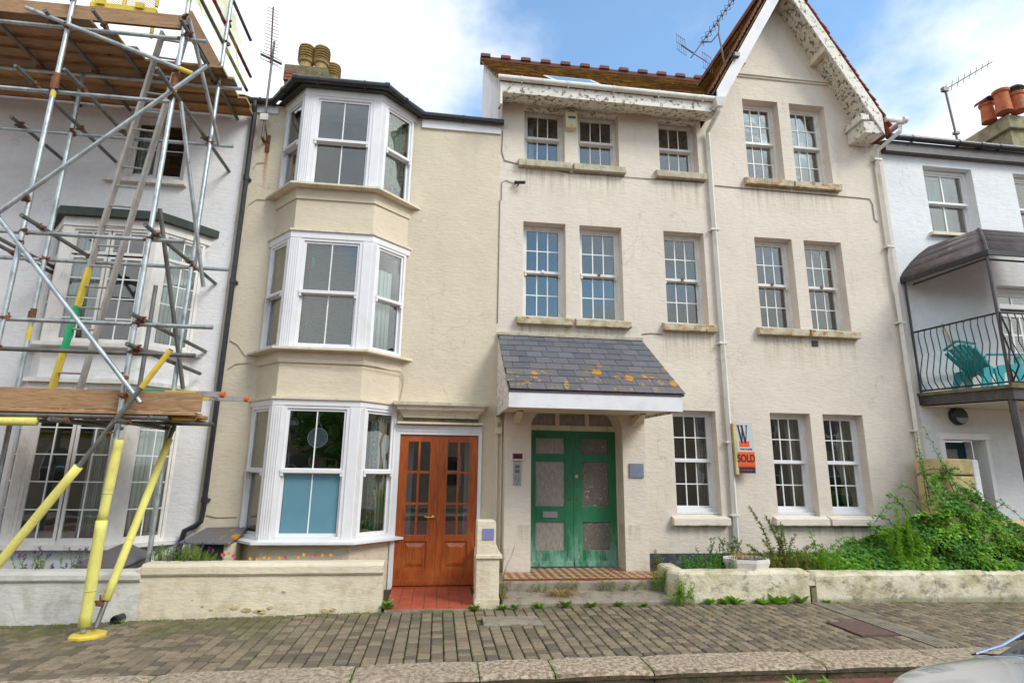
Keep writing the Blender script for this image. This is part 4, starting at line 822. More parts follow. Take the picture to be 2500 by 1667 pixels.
for a in ((-9, -8, .8, 2.5), (-9, -8, 3.2, 5)): window(H0, Fr((0, .13, 0), (1, 0)), *a, .02, S2, 'upvc_old')
m = MB(); m.ext([(-12, -.3, 7.35), (-12, 3.6, 9.6), (-12, 7, 7.3)], (8.73, 0, 0)); m.build('roof', 'felt', H0)
# ================================================================ WHITE HOUSE WITH THE BALCONY
H3 = thing('terraced_house', 'bright white house with dark gutter and a tent-roofed balcony at the right edge', 'house', (10, 0, 0))
m = MB(); facade(m, 8.0, 16, -.2, 7.6, .03, [(8.85, 9.88, 5.99, 7.36), (10.78, 11.8, 5.99, 7.36), (9.95, 11.7, 2.98, 5.05), (8.36, 9.13, .3, 2.23)], th=.2); m.build('wall', 'bright_wall', H3)
B('fascia', 'dark_trim', H3, (8.02, 16, -.10, .02, 7.53, 7.74)); gutter(H3, [(8.05, -.15, 7.79), (10.0, -.15, 7.78), (16, -.15, 7.78)], .058, 'black', 1)
m = MB(); m.ext([(8.02, -.1, 7.74), (8.02, 4, 9.2), (8.02, 8.2, 7.5)], (8, 0, 0)); m.build('roof', 'slate', H3)
for a, b in ((8.85, 9.88), (10.78, 11.8)):
    w = window(H3, Fr((0, .19, 0), (1, 0)), a, b-.0, 6.0, 7.35, .02, sash(2, 1), 'upvc', fw=.06, sw=.035, bar=.028)
    B('sill', 'cream_paint', w, (a-.08, b-.2, -.06, .10, 5.93, 5.99))
w = window(H3, Fr((0, .19, 0), (1, 0)), 9.96, 11.7, 2.98, 5.04, .02, [(0, .48, .0, .80, 3, 4), (.52, 1, .0, .80, 3, 4), (0, .48, .84, 1, 2, 1), (.52, 1, .84, 1, 2, 1)], 'upvc', fw=.07, sw=.08, bar=.035, midrail=False, horns=False, name='french_window')
# balcony
WLb, FCb, FDb = (8.05, .03), (8.38, -1.3), (11.4, -1.3)
m = MB(); m.ext([(*WLb, 2.80), (*FCb, 2.76), (*FDb, 2.76), (11.8, .03, 2.80)], (0, 0, .16)); bal = m.build('balcony', 'dark_trim', H3)
m = MB(); m.ext([(8.02, .03, 2.955), (8.34, -1.34, 2.92), (11.44, -1.34, 2.92), (11.8, .03, 2.955)], (0, 0, .05)); m.build('balcony_slab', 'mossy_cement', bal)
m = MB(); m.ext([(8.1, .02, 2.78), (8.42, -1.2, 2.75), (11.3, -1.2, 2.75), (11.3, .02, 2.78)], (0, 0, -.01)); m.build('balcony_underside', 'cream_paint', bal)
def rail_pts(n, a, b): return [(a[0]+(b[0]-a[0])*i/n, a[1]+(b[1]-a[1])*i/n) for i in range(n+1)]
m = MB(); ZT, ZB = 4.06, 3.02
m.tube([(8.09, .0, ZT), (8.40, -1.3, ZT+.02), (11.4, -1.3, ZT+.02)], .017, 6); m.build('handrail', 'black', bal); m = MB(); m.tube([(8.09, 0, ZB+.02), (8.40, -1.3, ZB+.0), (11.4, -1.3, ZB)], .014, 6); m.build('bottom_rail', 'black', bal)
prof = [(0, 0), (.02, -.10), (.0, -.28), (-.01, -.42), (.045, -.60), (.095, -.76), (.085, -.92), (.02, -1.02)]
def balusters(a, b, n, out):
    for i in range(1, n):
        p = (a[0]+(b[0]-a[0])*i/n, a[1]+(b[1]-a[1])*i/n); m = MB(); m.tube([(p[0]+out[0]*o, p[1]+out[1]*o, ZT+z) for o, z in prof], .0085, 6); m.build('baluster', 'black', bal, smooth=True)
oL = Vector((-1.3, -.33)).normalized(); balusters((8.09, 0), (8.40, -1.3), 13, (oL.x*1.2, oL.y*1.2)); balusters((8.40, -1.3), (11.4, -1.3), 24, (0, -1.2))
for p_, q_, r_ in (((8.38, -1.28, 2.95), (8.38, -1.28, 5.05), .022), ((8.07, -.02, 2.9), (8.07, -.02, 5.0), .02), ((11.38, -1.28, 2.95), (11.38, -1.28, 5.05), .022), ((8.42, -1.22, 2.8), (8.5, -1.2, -.1), .05), ((11.38, -1.22, 2.8), (11.38, -1.2, -.1), .05)): m = MB(); m.tube([p_, q_], r_, 8); m.build('post', 'dark_trim', bal)
# fill panels of the corner: two curved leaf-shaped bars
m = MB()
for s in (-1, 1): m.tube([(8.40+.0, -1.3, ZT), (8.40+.06*s, -1.33, 3.75), (8.42+.02*s, -1.34, 3.5), (8.40+.08*s, -1.37, 3.25), (8.40, -1.31, 3.02)], .014, 6)
m.build('corner_scroll', 'black', bal)
# tented roof
def hipcurve(t): return math.sin(t*math.pi/2)
m = MB(); wall_c = [(8.0, 5.03), (8.15, 5.25), (8.4, 5.5), (8.7, 5.71), (9.05, 5.85), (9.41, 5.95), (9.75, 6.0)]; nC2 = 8; grid = []
hip = [(8.38+(9.75-8.38)*t, -1.3+1.32*t, 5.08+.92*math.sin(t*math.pi/2)**.8) for t in [i/nC2 for i in range(nC2+1)]]
for i in range(nC2+1):
    t = i/nC2; k = t*(len(wall_c)-1); j = min(int(k), len(wall_c)-2); f = k-j; wx = wall_c[j][0]*(1-f)+wall_c[j+1][0]*f; wz = wall_c[j][1]*(1-f)+wall_c[j+1][1]*f
    grid.append(((wx, .02, wz), hip[i]))
th = .0
for i in range(nC2): m.face([grid[i][1], grid[i+1][1], grid[i+1][0], grid[i][0]])
for i in range(nC2): a, b = hip[i], hip[i+1]; m.face([a, (11.4-(a[0]-8.38), a[1], a[2]), (11.4-(b[0]-8.38), b[1], b[2]), b])
tr = m.build('tent_roof', 'canopy_felt', bal, smooth=True); sd_ = tr.modifiers.new('s', 'SOLIDIFY'); sd_.thickness = .02
m = MB()
for i in range(nC2): a, b = Vector(hip[i]), Vector(hip[i+1]); m.tube([a, b], .022, 6)
m.build('hip_roll', 'canopy_felt', bal)
m = MB(); m.hexa([(8.0, .02, 4.96), (8.36, -1.33, 5.01), (8.40, -1.29, 5.01), (8.05, .02, 4.96), (8.0, .02, 5.03), (8.36, -1.33, 5.09), (8.40, -1.29, 5.09), (8.05, .02, 5.03)]); m.box(8.36, 11.42, -1.33, -1.29, 5.01, 5.09); m.tube([(8.2, -.05, 4.93), (8.42, -1.2, 4.98)], .016, 6); m.tube([(8.42, -1.2, 4.98), (11.3, -1.2, 4.98)], .016, 6); m.build('canopy_rim', 'black', bal)
# ground floor doorway
B('door_surround', 'upvc', H3, (8.28, 8.36, -.03, .03, .3, 2.24), (9.13, 9.2, -.03, .03, .3, 2.24), (8.27, 9.22, -.05, .03, 2.24, 2.34))
m = MB(); m.face([(9.127, .232, .3), (9.127, .40, .3), (9.127, .40, 2.227), (9.127, .232, 2.227)]); m.face([(8.363, .232, 2.227), (8.363, .40, 2.227), (9.127, .40, 2.227), (9.127, .232, 2.227)]); m.face([(8.363, .232, .3), (8.363, .40, .3), (8.363, .40, 2.227), (8.363, .232, 2.227)]); m.build('doorway_reveal', 'bright_wall', H3)
yq = .36; m = MB(); m.box(8.37, 9.12, yq, yq+.05, .3, 1.35); m.box(8.37, 8.5, yq, yq+.05, 1.35, 2.22); m.box(8.99, 9.12, yq, yq+.05, 1.35, 2.22); m.box(8.5, 8.99, yq, yq+.05, 2.10, 2.22); d_ = m.build('door', 'teal_door', H3); inst('pane', boxmesh('pane', .49, .006, .75, 'obscure'), d_, (8.745, yq+.03, 1.725))
# chimney stack with terracotta pots
def onz(u, v, Z):
    d = _fw+_rt*((u-1250)/FPX)-_up*((v-833.5)/FPX); return CAMP+d*((Z-CAMP.z)/d.z)
m = MB(); m.box(12.52, 14.2, 1.28, 2.9, 7.5, 9.30); ck = m.build('chimney', 'chimney_stone', H3)
m = MB(); m.box(12.43, 14.3, 1.2, 3.0, 9.30, 9.62); m.hexa([(12.43, 1.2, 9.62), (14.3, 1.2, 9.62), (14.3, 3.0, 9.62), (12.43, 3.0, 9.62), (12.6, 1.4, 9.76), (14.1, 1.4, 9.76), (14.1, 2.8, 9.76), (12.6, 2.8, 9.76)]); m.build('chimney_cap', 'chimney_stone', ck, bevel=.02)
for (u, v, h, r, cowl) in ((2452, 271, .50, .165, 0), (2415, 294, .42, .15, 1), (2488, 268, .40, .155, 2)):
    p = onz(u, v, 9.72); m = MB(); m.lathe(p, [(r*.98, -.05), (r*.95, 0), (r*.86, h*.5), (r*.82, h-.08), (r*.98, h-.06), (r*1.02, h), (r*.8, h)], 20); po = m.build('chimney_pot', 'terracotta', ck, smooth=False)
    if cowl:
        m = MB()
        if cowl == 2: m.lathe(p+Vector((0, 0, h+.1)), [(r*1.15, 0), (r*.9, .06), (r*.2, .10)], 16); m.tube([p+Vector((.1, 0, h)), p+Vector((.1, 0, h+.12))], .012, 5); m.tube([p+Vector((-.1, 0, h)), p+Vector((-.1, 0, h+.12))], .012, 5)
        else:
            for k in range(8):
                a0, a1 = math.pi*k/8, math.pi*(k+1)/8; c = p+Vector((0, 0, h)); m.ext([c+Vector((r*math.cos(a0), -r, r*math.sin(a0)*.8)), c+Vector((r*math.cos(a1), -r, r*math.sin(a1)*.8)), c+Vector((r*1.1*math.cos(a1), -r, r*.88*math.sin(a1))), c+Vector((r*1.1*math.cos(a0), -r, r*.88*math.sin(a0)))], (0, 2*r, 0))
        m.build('cowl', 'ridge_tile' if cowl == 1 else 'black', po)
# ================================================================ SCAFFOLDING
SC_ = thing('scaffolding', 'steel tube scaffolding with timber decks in front of the white house', 'scaffolding', (-4.4, -1.4, gz(-4.4)))
TR = .0255
def pole(name, a, b, mt='galv', r=TR, mats=None):
    a, b = Vector(a), Vector(b); d = (b-a).normalized(); m = MB(); m.tube([a, b], r, 10, cap=False)
    for p, s in ((a, 1), (b, -1)):   # open tube ends with a dark bore
        m.lathe(p, [(r, 0), (r*.82, 0), (r*.82, .05)], 10, d*s)
    o = m.build(name, mt, SC_, smooth=False)
    for p in o.data.polygons:
        if len(p.vertices) == 4 and p.index < 10: p.use_smooth = True
    return o
YO, YI = -1.86, -.94
standards = [(-4.865, YO, -.08, 10.6), (-3.50, YO, -.02, 10.6), (-5.20, YI, 0, 7.0), (-3.39, YI, 0, 10.6), (-6.7, YO, -.1, 10), (-6.9, YI, -.1, 7)]
for (x, y, a, b) in standards: pole('standard', (x, y, a), (x, y, b), r=.029)
led = [(7.04, YO, -3.23), (7.03, YI, -3.09), (6.11, YO, -3.55), (6.09, YI, -3.10), (4.25, YO, -3.13), (4.24, YI, -2.94), (3.21, YO, -2.68), (2.87, YO, -2.83), (2.15, YO, -3.02), (2.155, YI, -2.87)]
for (z, y, x1) in led: pole('ledger', (-8, y+.052, z-.0), (x1, y+.052, z), 'galv' if z > 3 else 'galv_dark')
trans = [(-5.78, -2.1, .0, 7.095), (-5.06, -2.0, .0, 7.095), (-4.46, -2.1, -.3, 7.095), (-3.44, -2.1, .0, 7.095), (-5.10, -2.18, -.05, 6.165), (-4.56, -2.2, -.85, 6.165), (-3.46, -2.38, -.0, 6.165), (-5.86, -1.1, -.02, 6.15), (-4.68, -2.18, -.88, 4.305), (-3.43, -2.12, -.02, 4.305), (-5.62, -1.2, -.03, 4.40), (-5.60, -1.2, -.03, 4.305),
         (-3.44, -2.08, -.02, 3.265), (-3.44, -2.06, -.1, 2.925), (-4.05, -2.1, -.7, 2.09), (-3.42, -2.08, -.7, 2.09)]
for (x, a, b, z) in trans: pole('transom', (x, a, z), (x, b, z), 'galv_dark')
for (a, b, mt) in (((-5.33, -1.93, 7.17), (-3.27, -1.93, 6.45), 'galv'), ((-5.12, -1.97, 4.36), (-3.10, -1.97, 6.56), 'galv'), ((-5.9, -1.93, 5.28), (-3.27, -1.93, 2.30), 'galv'), ((-3.42, -1.95, 7.25), (-3.28, -.89, 6.08), 'galv'), ((-3.43, -1.8, 6.13), (-3.23, -.89, 3.98), 'galv'), ((-3.47, -1.8, 4.66), (-3.30, -.89, 2.6), 'galv_dark'), ((-3.72, -1.1, 2.25), (-3.72, -1.1, 3.9), 'galv_dark'), ((-3.02, -1.97, 2.90), (-3.9, -1.95, 1.38), 'galv_dark'), ((-3.30, -.98, 2.12), (-3.42, -1.80, .0), 'galv_dark'), ((-3.2, YO, 2.15), (-2.86, -1.15, 2.14), 'galv_dark')): pole('brace', a, b, mt)
for (x, z, a, b, mt) in ((-3.44, 8.10, -2.2, .28, 'galv_dark'), (-3.43, 7.76, -2.2, .18, 'galv_dark'), (-3.39, 8.55, -2.2, -.05, 'galv_dark')): o = pole('guard_rail', (x, a, z), (x, b, z), mt)
m = MB()
for k in range(13): y = -2.1+k*.18; m.tube([(-3.44, y, 8.10), (-3.44, y+.08, 8.10)], TR+.002, 10)
m.build('warning_tape', 'red_paint', SC_)
# painted marks on tubes
for a_, b_ in (((-4.865, YO, 6.0), (-4.865, YO, 6.08)), ((-3.50, YO, 6.18), (-3.50, YO, 6.27)), ((-5.20, YI, 3.15), (-5.20, YI, 3.33)), ((-3.44, -1.93, 6.51), (-3.28, -1.93, 6.454)), ((-3.27, -1.965, 2.46), (-3.03, -1.97, 2.89))): m = MB(); m.tube([a_, b_], TR+.0047, 10); m.build('paint_band', 'yellow', SC_)
# couplers
def coup_mesh():
    m = MB(); m.tube([(0, 0, -.024), (0, 0, .024)], .036, 10); m.tube([(-.024, .052, 0), (.024, .052, 0)], .036, 10); m.box(-.03, .03, .0, .06, -.03, .03); m.tube([(.03, -.03, .0), (.075, -.035, .012)], .011, 6); m.tube([(-.035, .08, .02), (-.05, .085, .075)], .011, 6); m.box(.035, .06, -.055, -.02, -.012, .012); m.box(-.075, -.03, .03, .06, -.01, .015)
    me = bpy.data.meshes.new('coupler'); me.from_pydata([tuple(v) for v in m.v], [], m.f); me.materials.append(M['rust']); return me
cme = coup_mesh(); spots = []
for (x, y, a, b) in standards[:4]:
    for (z, yy, x1) in led:
        if yy == y and x1 > x and z < b: spots.append((x, y, z))
for (x, a, b, z) in trans:
    for (zl, yy, x1) in led:
        if abs(z-zl) < .12 and a < yy < b and x1 > x: spots.append((x, yy, z))
spots += [(-4.865, -1.9, 7.0), (-3.50, -1.9, 6.53), (-3.50, -1.93, 6.13), (-4.865, -1.93, 4.62), (-4.865, -1.9, 4.1), (-3.50, -1.9, 2.57), (-3.39, -.92, 8.1), (-3.39, -.92, 7.76), (-3.50, -1.9, 7.3), (-4.865, -1.9, 7.42), (-3.50, -1.9, 2.38), (-3.55, -1.95, 1.97), (-3.45, -1.75, .22)]
for p in spots: inst('coupler', cme, SC_, p, (R.uniform(-.3, .3), R.uniform(-.3, .3), R.choice([0, 0, .2, .4, -.5])), (.85, .85, .85))
for a_, b_ in (((-4.865, YO, 6.33), (-4.865, YO, 6.1)), ((-3.5, YO, 6.5), (-3.5, YO, 6.28)), ((-5.2, YI, 3.4), (-5.2, YI, 3.56))): m = MB(); m.tube([a_, b_], .036, 10); m.box(a_[0]-.05, a_[0]-.02, a_[1]-.012, a_[1]+.012, min(a_[2], b_[2])+.03, max(a_[2], b_[2])-.03); m.build('joint_sleeve', 'rust', SC_)
# decks: boards run along the street
def board(x0, x1, y0, z, name='board', h=.038, w=.222, tilt=0):
    return inst(name, boxmesh('board', round(x1-x0, 2), w, h, 'board', .004), SC_, ((x0+x1)/2, y0+w/2, z+h/2), (R.uniform(-.01, .01), R.uniform(-.002, .002), R.uniform(-.003, .003)))
for k in range(8):
    y = -1.88+k*.228; xr = [-4.62, -4.42, -4.28, -3.26, -3.20, -3.27, -3.16, -3.18][k]; board(-8.2, xr-3.0 if k > 9 else xr, y, 7.125)
board(-4.27, -3.30, -1.19, 7.125, w=.20)
for k in range(4): board(-8, [-2.74, -2.9, -2.84, -2.95][k], -1.84+k*.228, 2.185)
m = MB(); 
inst('toe_board', boxmesh('toe_board', 5.05, .038, .205, 'board', .004), SC_, (-6.10, -1.80, 7.27), (0, -.008, 0)); inst('toe_board', boxmesh('toe_board_low', 5.3, .038, .215, 'board', .004), SC_, (-5.34, -1.80, 2.34), (0, .002, 0))
inst('toe_board', boxmesh('toe_board_end', .038, 1.55, .22, 'board', .004), SC_, (-3.44, -1.15, 7.28), (0, .12, 0))
B('board_end_band', 'yellow', SC_, (-3.262, -3.258, -.73, -.55, 7.13, 7.160), (-3.152, -3.149, -.51, -.33, 7.13, 7.16)); B('board_end_band', 'green_paint', SC_, (-3.292, -3.288, -1.18, -1.02, 7.13, 7.16), (-3.192, -3.189, -.96, -.80, 7.13, 7.16))
m = MB(); m.tube([(-3.32, -1.6, 2.17), (-2.80, -1.62, 2.16)], .02, 4); m.build('timber_offcut', 'yellow', SC_)
# foam sleeves and base plate
def foam(a, b, r):
    a, b = Vector(a), Vector(b); n = 9; m = MB(); P = [a+(b-a)*i/n for i in range(n+1)]; m.tube(P, [r*(1+R.uniform(-.04, .04)) for _ in P], 14)
    for f in (.33, .66): c = a+(b-a)*f; d = (b-a).normalized(); m.tube([c-d*.006, c+d*.006], r*1.02, 14)
    m.build('foam_sleeve', 'foam', SC_, smooth=True)
foam((-3.50, YO, .03), (-3.50, YO, 1.06), .056); foam((-3.50, YO, 1.06), (-3.46, YO+.0, 1.90), .048)
foam((-3.315, -1.03, 1.95), (-3.408, -1.715, .24), .043); foam((-3.77, -1.952, 1.61), (-4.75, -1.93, -.0), .045)
foam((-6, YO+.05, 2.05), (-4.35, YO+.05, 2.08), .045)
m = MB(); m.lathe((-3.46, -1.84, gz(-3.46)+.0), [(.17, 0), (.17, .02), (.14, .035), (.06, .03)], 8); m.build('base_plate', 'yellow', SC_)
# ladder gate panel and net
G = thing('ladder_gate', 'bright yellow steel mesh gate standing on the top scaffold deck', 'gate', (-4.3, -1.6, 7.16))
m = MB(); gx0, gx1, gy, g0, g1_ = -4.80, -4.02, -1.62, 7.60, 8.5
for a, b in (((gx0, gy, g0), (gx1, gy, g0)), ((gx0, gy, g0), (gx0, gy, g1_)), ((gx1, gy, g0+.05), (gx1, gy, g1_)), ((gx0, gy, g1_), (gx1, gy, g1_)), ((-4.42, gy, g0), (-4.42, gy, g1_))): m.tube([a, b], .022, 6)
m.box(gx0-.02, gx1+.02, gy-.03, gy+.03, g0-.07, g0-.01); m.tube([(gx0, gy, 7.16), (gx0, gy, g0)], .022, 6); m.tube([(gx1, gy, 7.16), (gx1, gy, g0)], .022, 6); m.build('gate_frame', 'yellow', G)
m = MB()
for k in range(-24, 26):
    x = -4.41+k*.033
    for s in (1, -1):
        t0, t1 = 0, .88; xa, xb = x, x+s*.88; 
        if xa < gx0: t0 = (gx0-xa)/(s*1.0) if s > 0 else 9
        if xa > gx1: t0 = (xa-gx1) if s < 0 else 9
        if t0 > .85: continue
        xa = x+s*t0; t1 = min(.88, t0+((gx1-xa) if s > 0 else (xa-gx0))); 
        if t1-t0 < .03: continue
        m.tube([(x+s*t0, gy, g0+t0), (x+s*t1, gy, g0+t1)], .0028, 4, cap=False)
m.build('wire_mesh', 'yellow', G)
for x in (-4.68, -4.2): m = MB(); m.box(x-.05, x+.05, gy-.06, gy-.02, 7.56, 7.64); m.build('gate_hinge', 'yellow', G)
m = MB(); nn = 16
def net_sheet(c00, c10, c11, c01, sag, seed):
    g = []; 
    for i in range(nn+1):
        row = []
        for j in range(nn+1):
            a, b = i/nn, j/nn; p = Vector(c00)*(1-a)*(1-b)+Vector(c10)*a*(1-b)+Vector(c11)*a*b+Vector(c01)*(1-a)*b; w = noise.noise_vector(p*2.3+Vector((seed, 0, 0)))*sag; row.append(p+w)
        g.append(row)
    for i in range(nn):
        for j in range(nn): m.face([g[i][j], g[i+1][j], g[i+1][j+1], g[i][j+1]])
net_sheet((-3.42, -1.9, 7.45), (-3.36, -.2, 7.30), (-3.38, -.3, 8.3), (-3.5, -2.0, 9.4), .14, 1); net_sheet((-4.0, -1.95, 7.6), (-3.45, -1.92, 7.5), (-3.45, -1.92, 9.6), (-3.9, -1.95, 9.6), .10, 4)
tag(m.build('debris_net', 'net', None, smooth=True), 'torn translucent yellow-green debris net hanging at the end of the top scaffold deck', 'netting')
# ladders
LD = thing('ladder', 'long aluminium ladder leaning between the two scaffold decks with yellow and green painted foot', 'ladder', (-4.45, -1.25, 2.24))
Lb = PZ2(340, 1255, -1.25); Lt = PZ1(1115, 225, -1.45); Rb = PZ2(530, 1260, -1.25); Rt = Lt+Vector((.30, 0, -.02)); Lb.z = 2.27; Rb.z = 2.27
def rail(a, b, name='rail', mt='alu', w=.032, par=LD, e=0):
    m = MB(); d = (b-a).normalized(); s = Vector((1, 0, 0)); s = (s-d*s.dot(d)).normalized(); n = d.cross(s); q = [a+s*(w/2+e)*i+n*(.045+e)*j for i, j in ((-1, -1), (1, -1), (1, 1), (-1, 1))]; m.ext(q, b-a); return m.build(name, mt, par)
rl = rail(Lb, Lt); rr = rail(Rb, Rt)
for f0, f1, mt in ((0, .135, 'yellow'), (.135, .245, 'green_paint'), (.245, .34, 'yellow')): rail(Lb+(Lt-Lb)*f0, Lb+(Lt-Lb)*f1, 'painted_band', mt, par=LD, e=.0015)
nr = 19
for k in range(nr):
    f = (k+.6)/nr; m = MB(); m.tube([Lb+(Lt-Lb)*f, Rb+(Rt-Rb)*f], .0135, 7); m.build('rung', 'alu', LD)
L2 = thing('ladder', 'short ladder lying flat on the lower scaffold deck with orange end caps', 'ladder', (-3.0, -1.3, 2.5))
for (y, x1) in ((-1.45, -2.62), (-1.05, -2.47)):
    B('rail', 'alu', L2, (-4.1, x1, y-.02, y+.02, 2.44, 2.505)); B('painted_band', 'yellow', L2, (-3.25, -2.9, y-.022, y+.022, 2.438, 2.507)); B('painted_band', 'green_paint', L2, (-3.62, -3.25, y-.022, y+.022, 2.438, 2.507)); m = MB(); m.tube([(x1, y, 2.472), (x1+.04, y, 2.472)], .04, 10); m.build('end_cap', 'orange_cap', L2)
for k in range(5): m = MB(); m.tube([(-4.0+k*.3, -1.45, 2.47), (-4.0+k*.3, -1.05, 2.47)], .0135, 7); m.build('rung', 'alu', L2)
# ================================================================ AERIALS, ALARM, SIGN, LAMPS
def yagi(parent, a, b, n, L, axis, mt, r=.006, shrink=.35, name='element'):
    a, b = Vector(a), Vector(b); m = MB(); m.tube([a, b], .012, 6); m.build('boom', mt, parent)
    ax = Vector(axis).normalized()
    for i in range(n): p = a+(b-a)*(i+.3)/n; l = L*(1-shrink*i/n); m = MB(); m.tube([p-ax*l/2, p+ax*l/2], r, 5); m.build(name, mt, parent)
A1 = thing('tv_aerial', 'tall thin television aerial on a pole fixed beside the top bay window', 'aerial', (-2.98, -.12, 6.7))
m = MB(); m.tube([(-2.98, -.14, 6.72), (-2.98, -.14, 8.5)], .019, 8); m.build('mast', 'aerial', A1)
m = MB(); m.box(-3.0, -2.96, -.16, -.02, 6.70, 6.73); m.tube([(-2.98, -.14, 7.0), (-2.92, -.03, 6.72)], .012, 5); m.box(-2.96, -2.9, -.02, -.003, 6.55, 6.85); m.build('wall_bracket', 'rust', A1); B('amplifier_box', 'upvc', A1, (-3.04, -2.92, -.18, -.13, 7.02, 7.13))
yagi(A1, (-2.985, -.18, 8.05), (-2.99, -.35, 8.98), 17, .24, (1, .25, -.15), 'aerial_rust', .0045, .25)
m = MB(); m.tube([(-3.16, -.16, 8.22), (-2.83, -.12, 8.10)], .02, 6); m.tube([(-3.17, -.16, 8.15), (-2.82, -.1, 8.03)], .005, 5); m.tube([(-3.17, -.2, 8.25), (-2.82, -.14, 8.13)], .005, 5); m.build('reflector', 'aerial', A1)
A2 = thing('tv_aerial', 'large grid-backed television aerial on the left slope of the tiled gable', 'aerial', (5.1, .2, 9.2))
m = MB(); m.tube([(5.16, .2, 9.0), (5.06, .2, 9.99)], .018, 7); m.tube([(5.06, .2, 9.97), (5.08, .2, 10.12), (5.03, .2, 10.2)], .012, 6); m.tube([(5.05, .2, 9.95), (4.9, .2, 9.75), (4.72, .2, 9.72)], .012, 6); m.build('mast', 'aerial', A2)
a, b = Vector((4.46, .2, 9.34)), Vector((5.46, .2, 10.84)); d = (b-a).normalized(); m = MB(); m.tube([a, b], .013, 6); m.build('boom', 'aerial', A2)
s1, s2 = Vector((0, 1, 0)), d.cross(Vector((0, 1, 0)))
for k in range(9):
    p = a+(b-a)*(.26+k*.088); m = MB()
    for t_ in (s1+s2, s1-s2): m.tube([p-t_*.065, p+t_*.065], .0048, 4)
    m.box(p.x-.02, p.x+.02, p.y-.02, p.y+.02, p.z-.02, p.z+.02); m.build('director', 'aerial_rust', A2)
m = MB(); c = a+d*.12
for (u0, v0) in ((-.16, 0), (.16, 0)):
    o = c+s2*u0*1.9
    for k in range(5): q = o+s2*(k-2)*.05; m.tube([q-s1*.02-Vector((0, 0, .19)), q+Vector((0, 0, .19))], .0035, 4)
    for z in (-.17, 0, .17): m.tube([o-s2*.11+Vector((0, 0, z)), o+s2*.11+Vector((0, 0, z))], .005, 4)
m.tube([c-s2*.3+Vector((0, 0, .02)), c], .014, 5); m.tube([c+s2*.3, c], .014, 5); m.build('reflector_grid', 'aerial', A2)
A3 = thing('tv_aerial', 'simple television aerial slanting up beside the terracotta chimney pots', 'aerial', (11.36, 1.5, 8.0))
m = MB(); m.tube([(11.42, 1.5, 8.0), (11.28, 1.5, 10.38)], .026, 7); m.box(11.3, 11.42, 1.46, 1.54, 9.2, 9.26); m.box(11.2, 11.34, 1.46, 1.54, 10.3, 10.4); m.build('mast', 'aerial', A3); yagi(A3, (11.24, 1.5, 10.33), (12.68, 1.5, 11.26), 8, .24, (.5, .8, -.7), 'aerial', .006)
AL = thing('burglar_alarm', 'yellowed burglar alarm box with a blue stripe between the top windows', 'alarm', (2.03, 0, 7.4))
m = MB(); m.hexa([(1.945, -.10, 7.42), (2.135, -.10, 7.42), (2.12, 0, 7.40), (1.96, 0, 7.40), (1.925, -.13, 7.74), (2.15, -.13, 7.74), (2.13, 0, 7.77), (1.95, 0, 7.77)]); m.build('case', 'alarm', AL, bevel=.012)
m = MB(); m.hexa([(1.985, -.127, 7.585), (2.115, -.127, 7.585), (2.115, -.10, 7.585), (1.985, -.10, 7.585), (1.985, -.1285, 7.62), (2.115, -.1285, 7.62), (2.115, -.1, 7.62), (1.985, -.1, 7.62)]); m.build('stripe', 'blue', AL)
m = MB()
for k in range(7): t_ = math.pi*(.18+.64*k/6); m.box(2.04-.05*math.cos(t_)-.005, 2.04-.05*math.cos(t_)+.005, -.1325, -.12, 7.68+.035*math.sin(t_), 7.697+.035*math.sin(t_))
m.box(2.035, 2.05, -.112, -.1, 7.45, 7.462); m.build('printed_arc', 'ink', AL)
BL = thing('security_camera', 'small black camera bracket sticking out of the wall below the first top window', 'camera', (1.15, 0, 6.31)); m = MB(); m.tube([(1.10, -.06, 6.32), (1.24, -.12, 6.30)], .028, 10); m.lathe((1.10, -.06, 6.32), [(.035, 0), (.03, .03)], 10, (-1, .4, 0)); m.tube([(1.14, 0, 6.31), (1.14, -.07, 6.31)], .014, 6); m.build('body', 'black', BL)
BL = thing('floodlight', 'small black floodlight clipped to the left bargeboard of the gable', 'lamp', (5.2, -.5, 8.9)); p = at(1796, 138, -.5); m = MB(); m.box(p.x-.05, p.x+.05, -.56, -.48, p.z-.04, p.z+.04); m.tube([p+Vector((-.06, 0, .05)), p+Vector((-.08, .05, .16))], .008, 5); m.build('body', 'black', BL, bevel=.006)
WLp = thing('wall_lamp', 'round black bulkhead lamp above the doorway of the balcony house', 'lamp', (8.72, .02, 2.63)); m = MB(); m.lathe((8.72, .03, 2.635), [(.155, 0), (.155, .05), (.135, .085), (.0, .09)], 28, (0, -1, 0)); m.build('body', 'black', WLp)
m = MB(); vs = [(8.72+.115*math.cos(t_), -.064, 2.615+.105*math.sin(t_)) for t_ in [math.pi+.15+(math.pi-.3)*i/14 for i in range(15)]]; m.ext(vs, (0, -.012, 0)); m.build('lens', 'plaque', WLp)
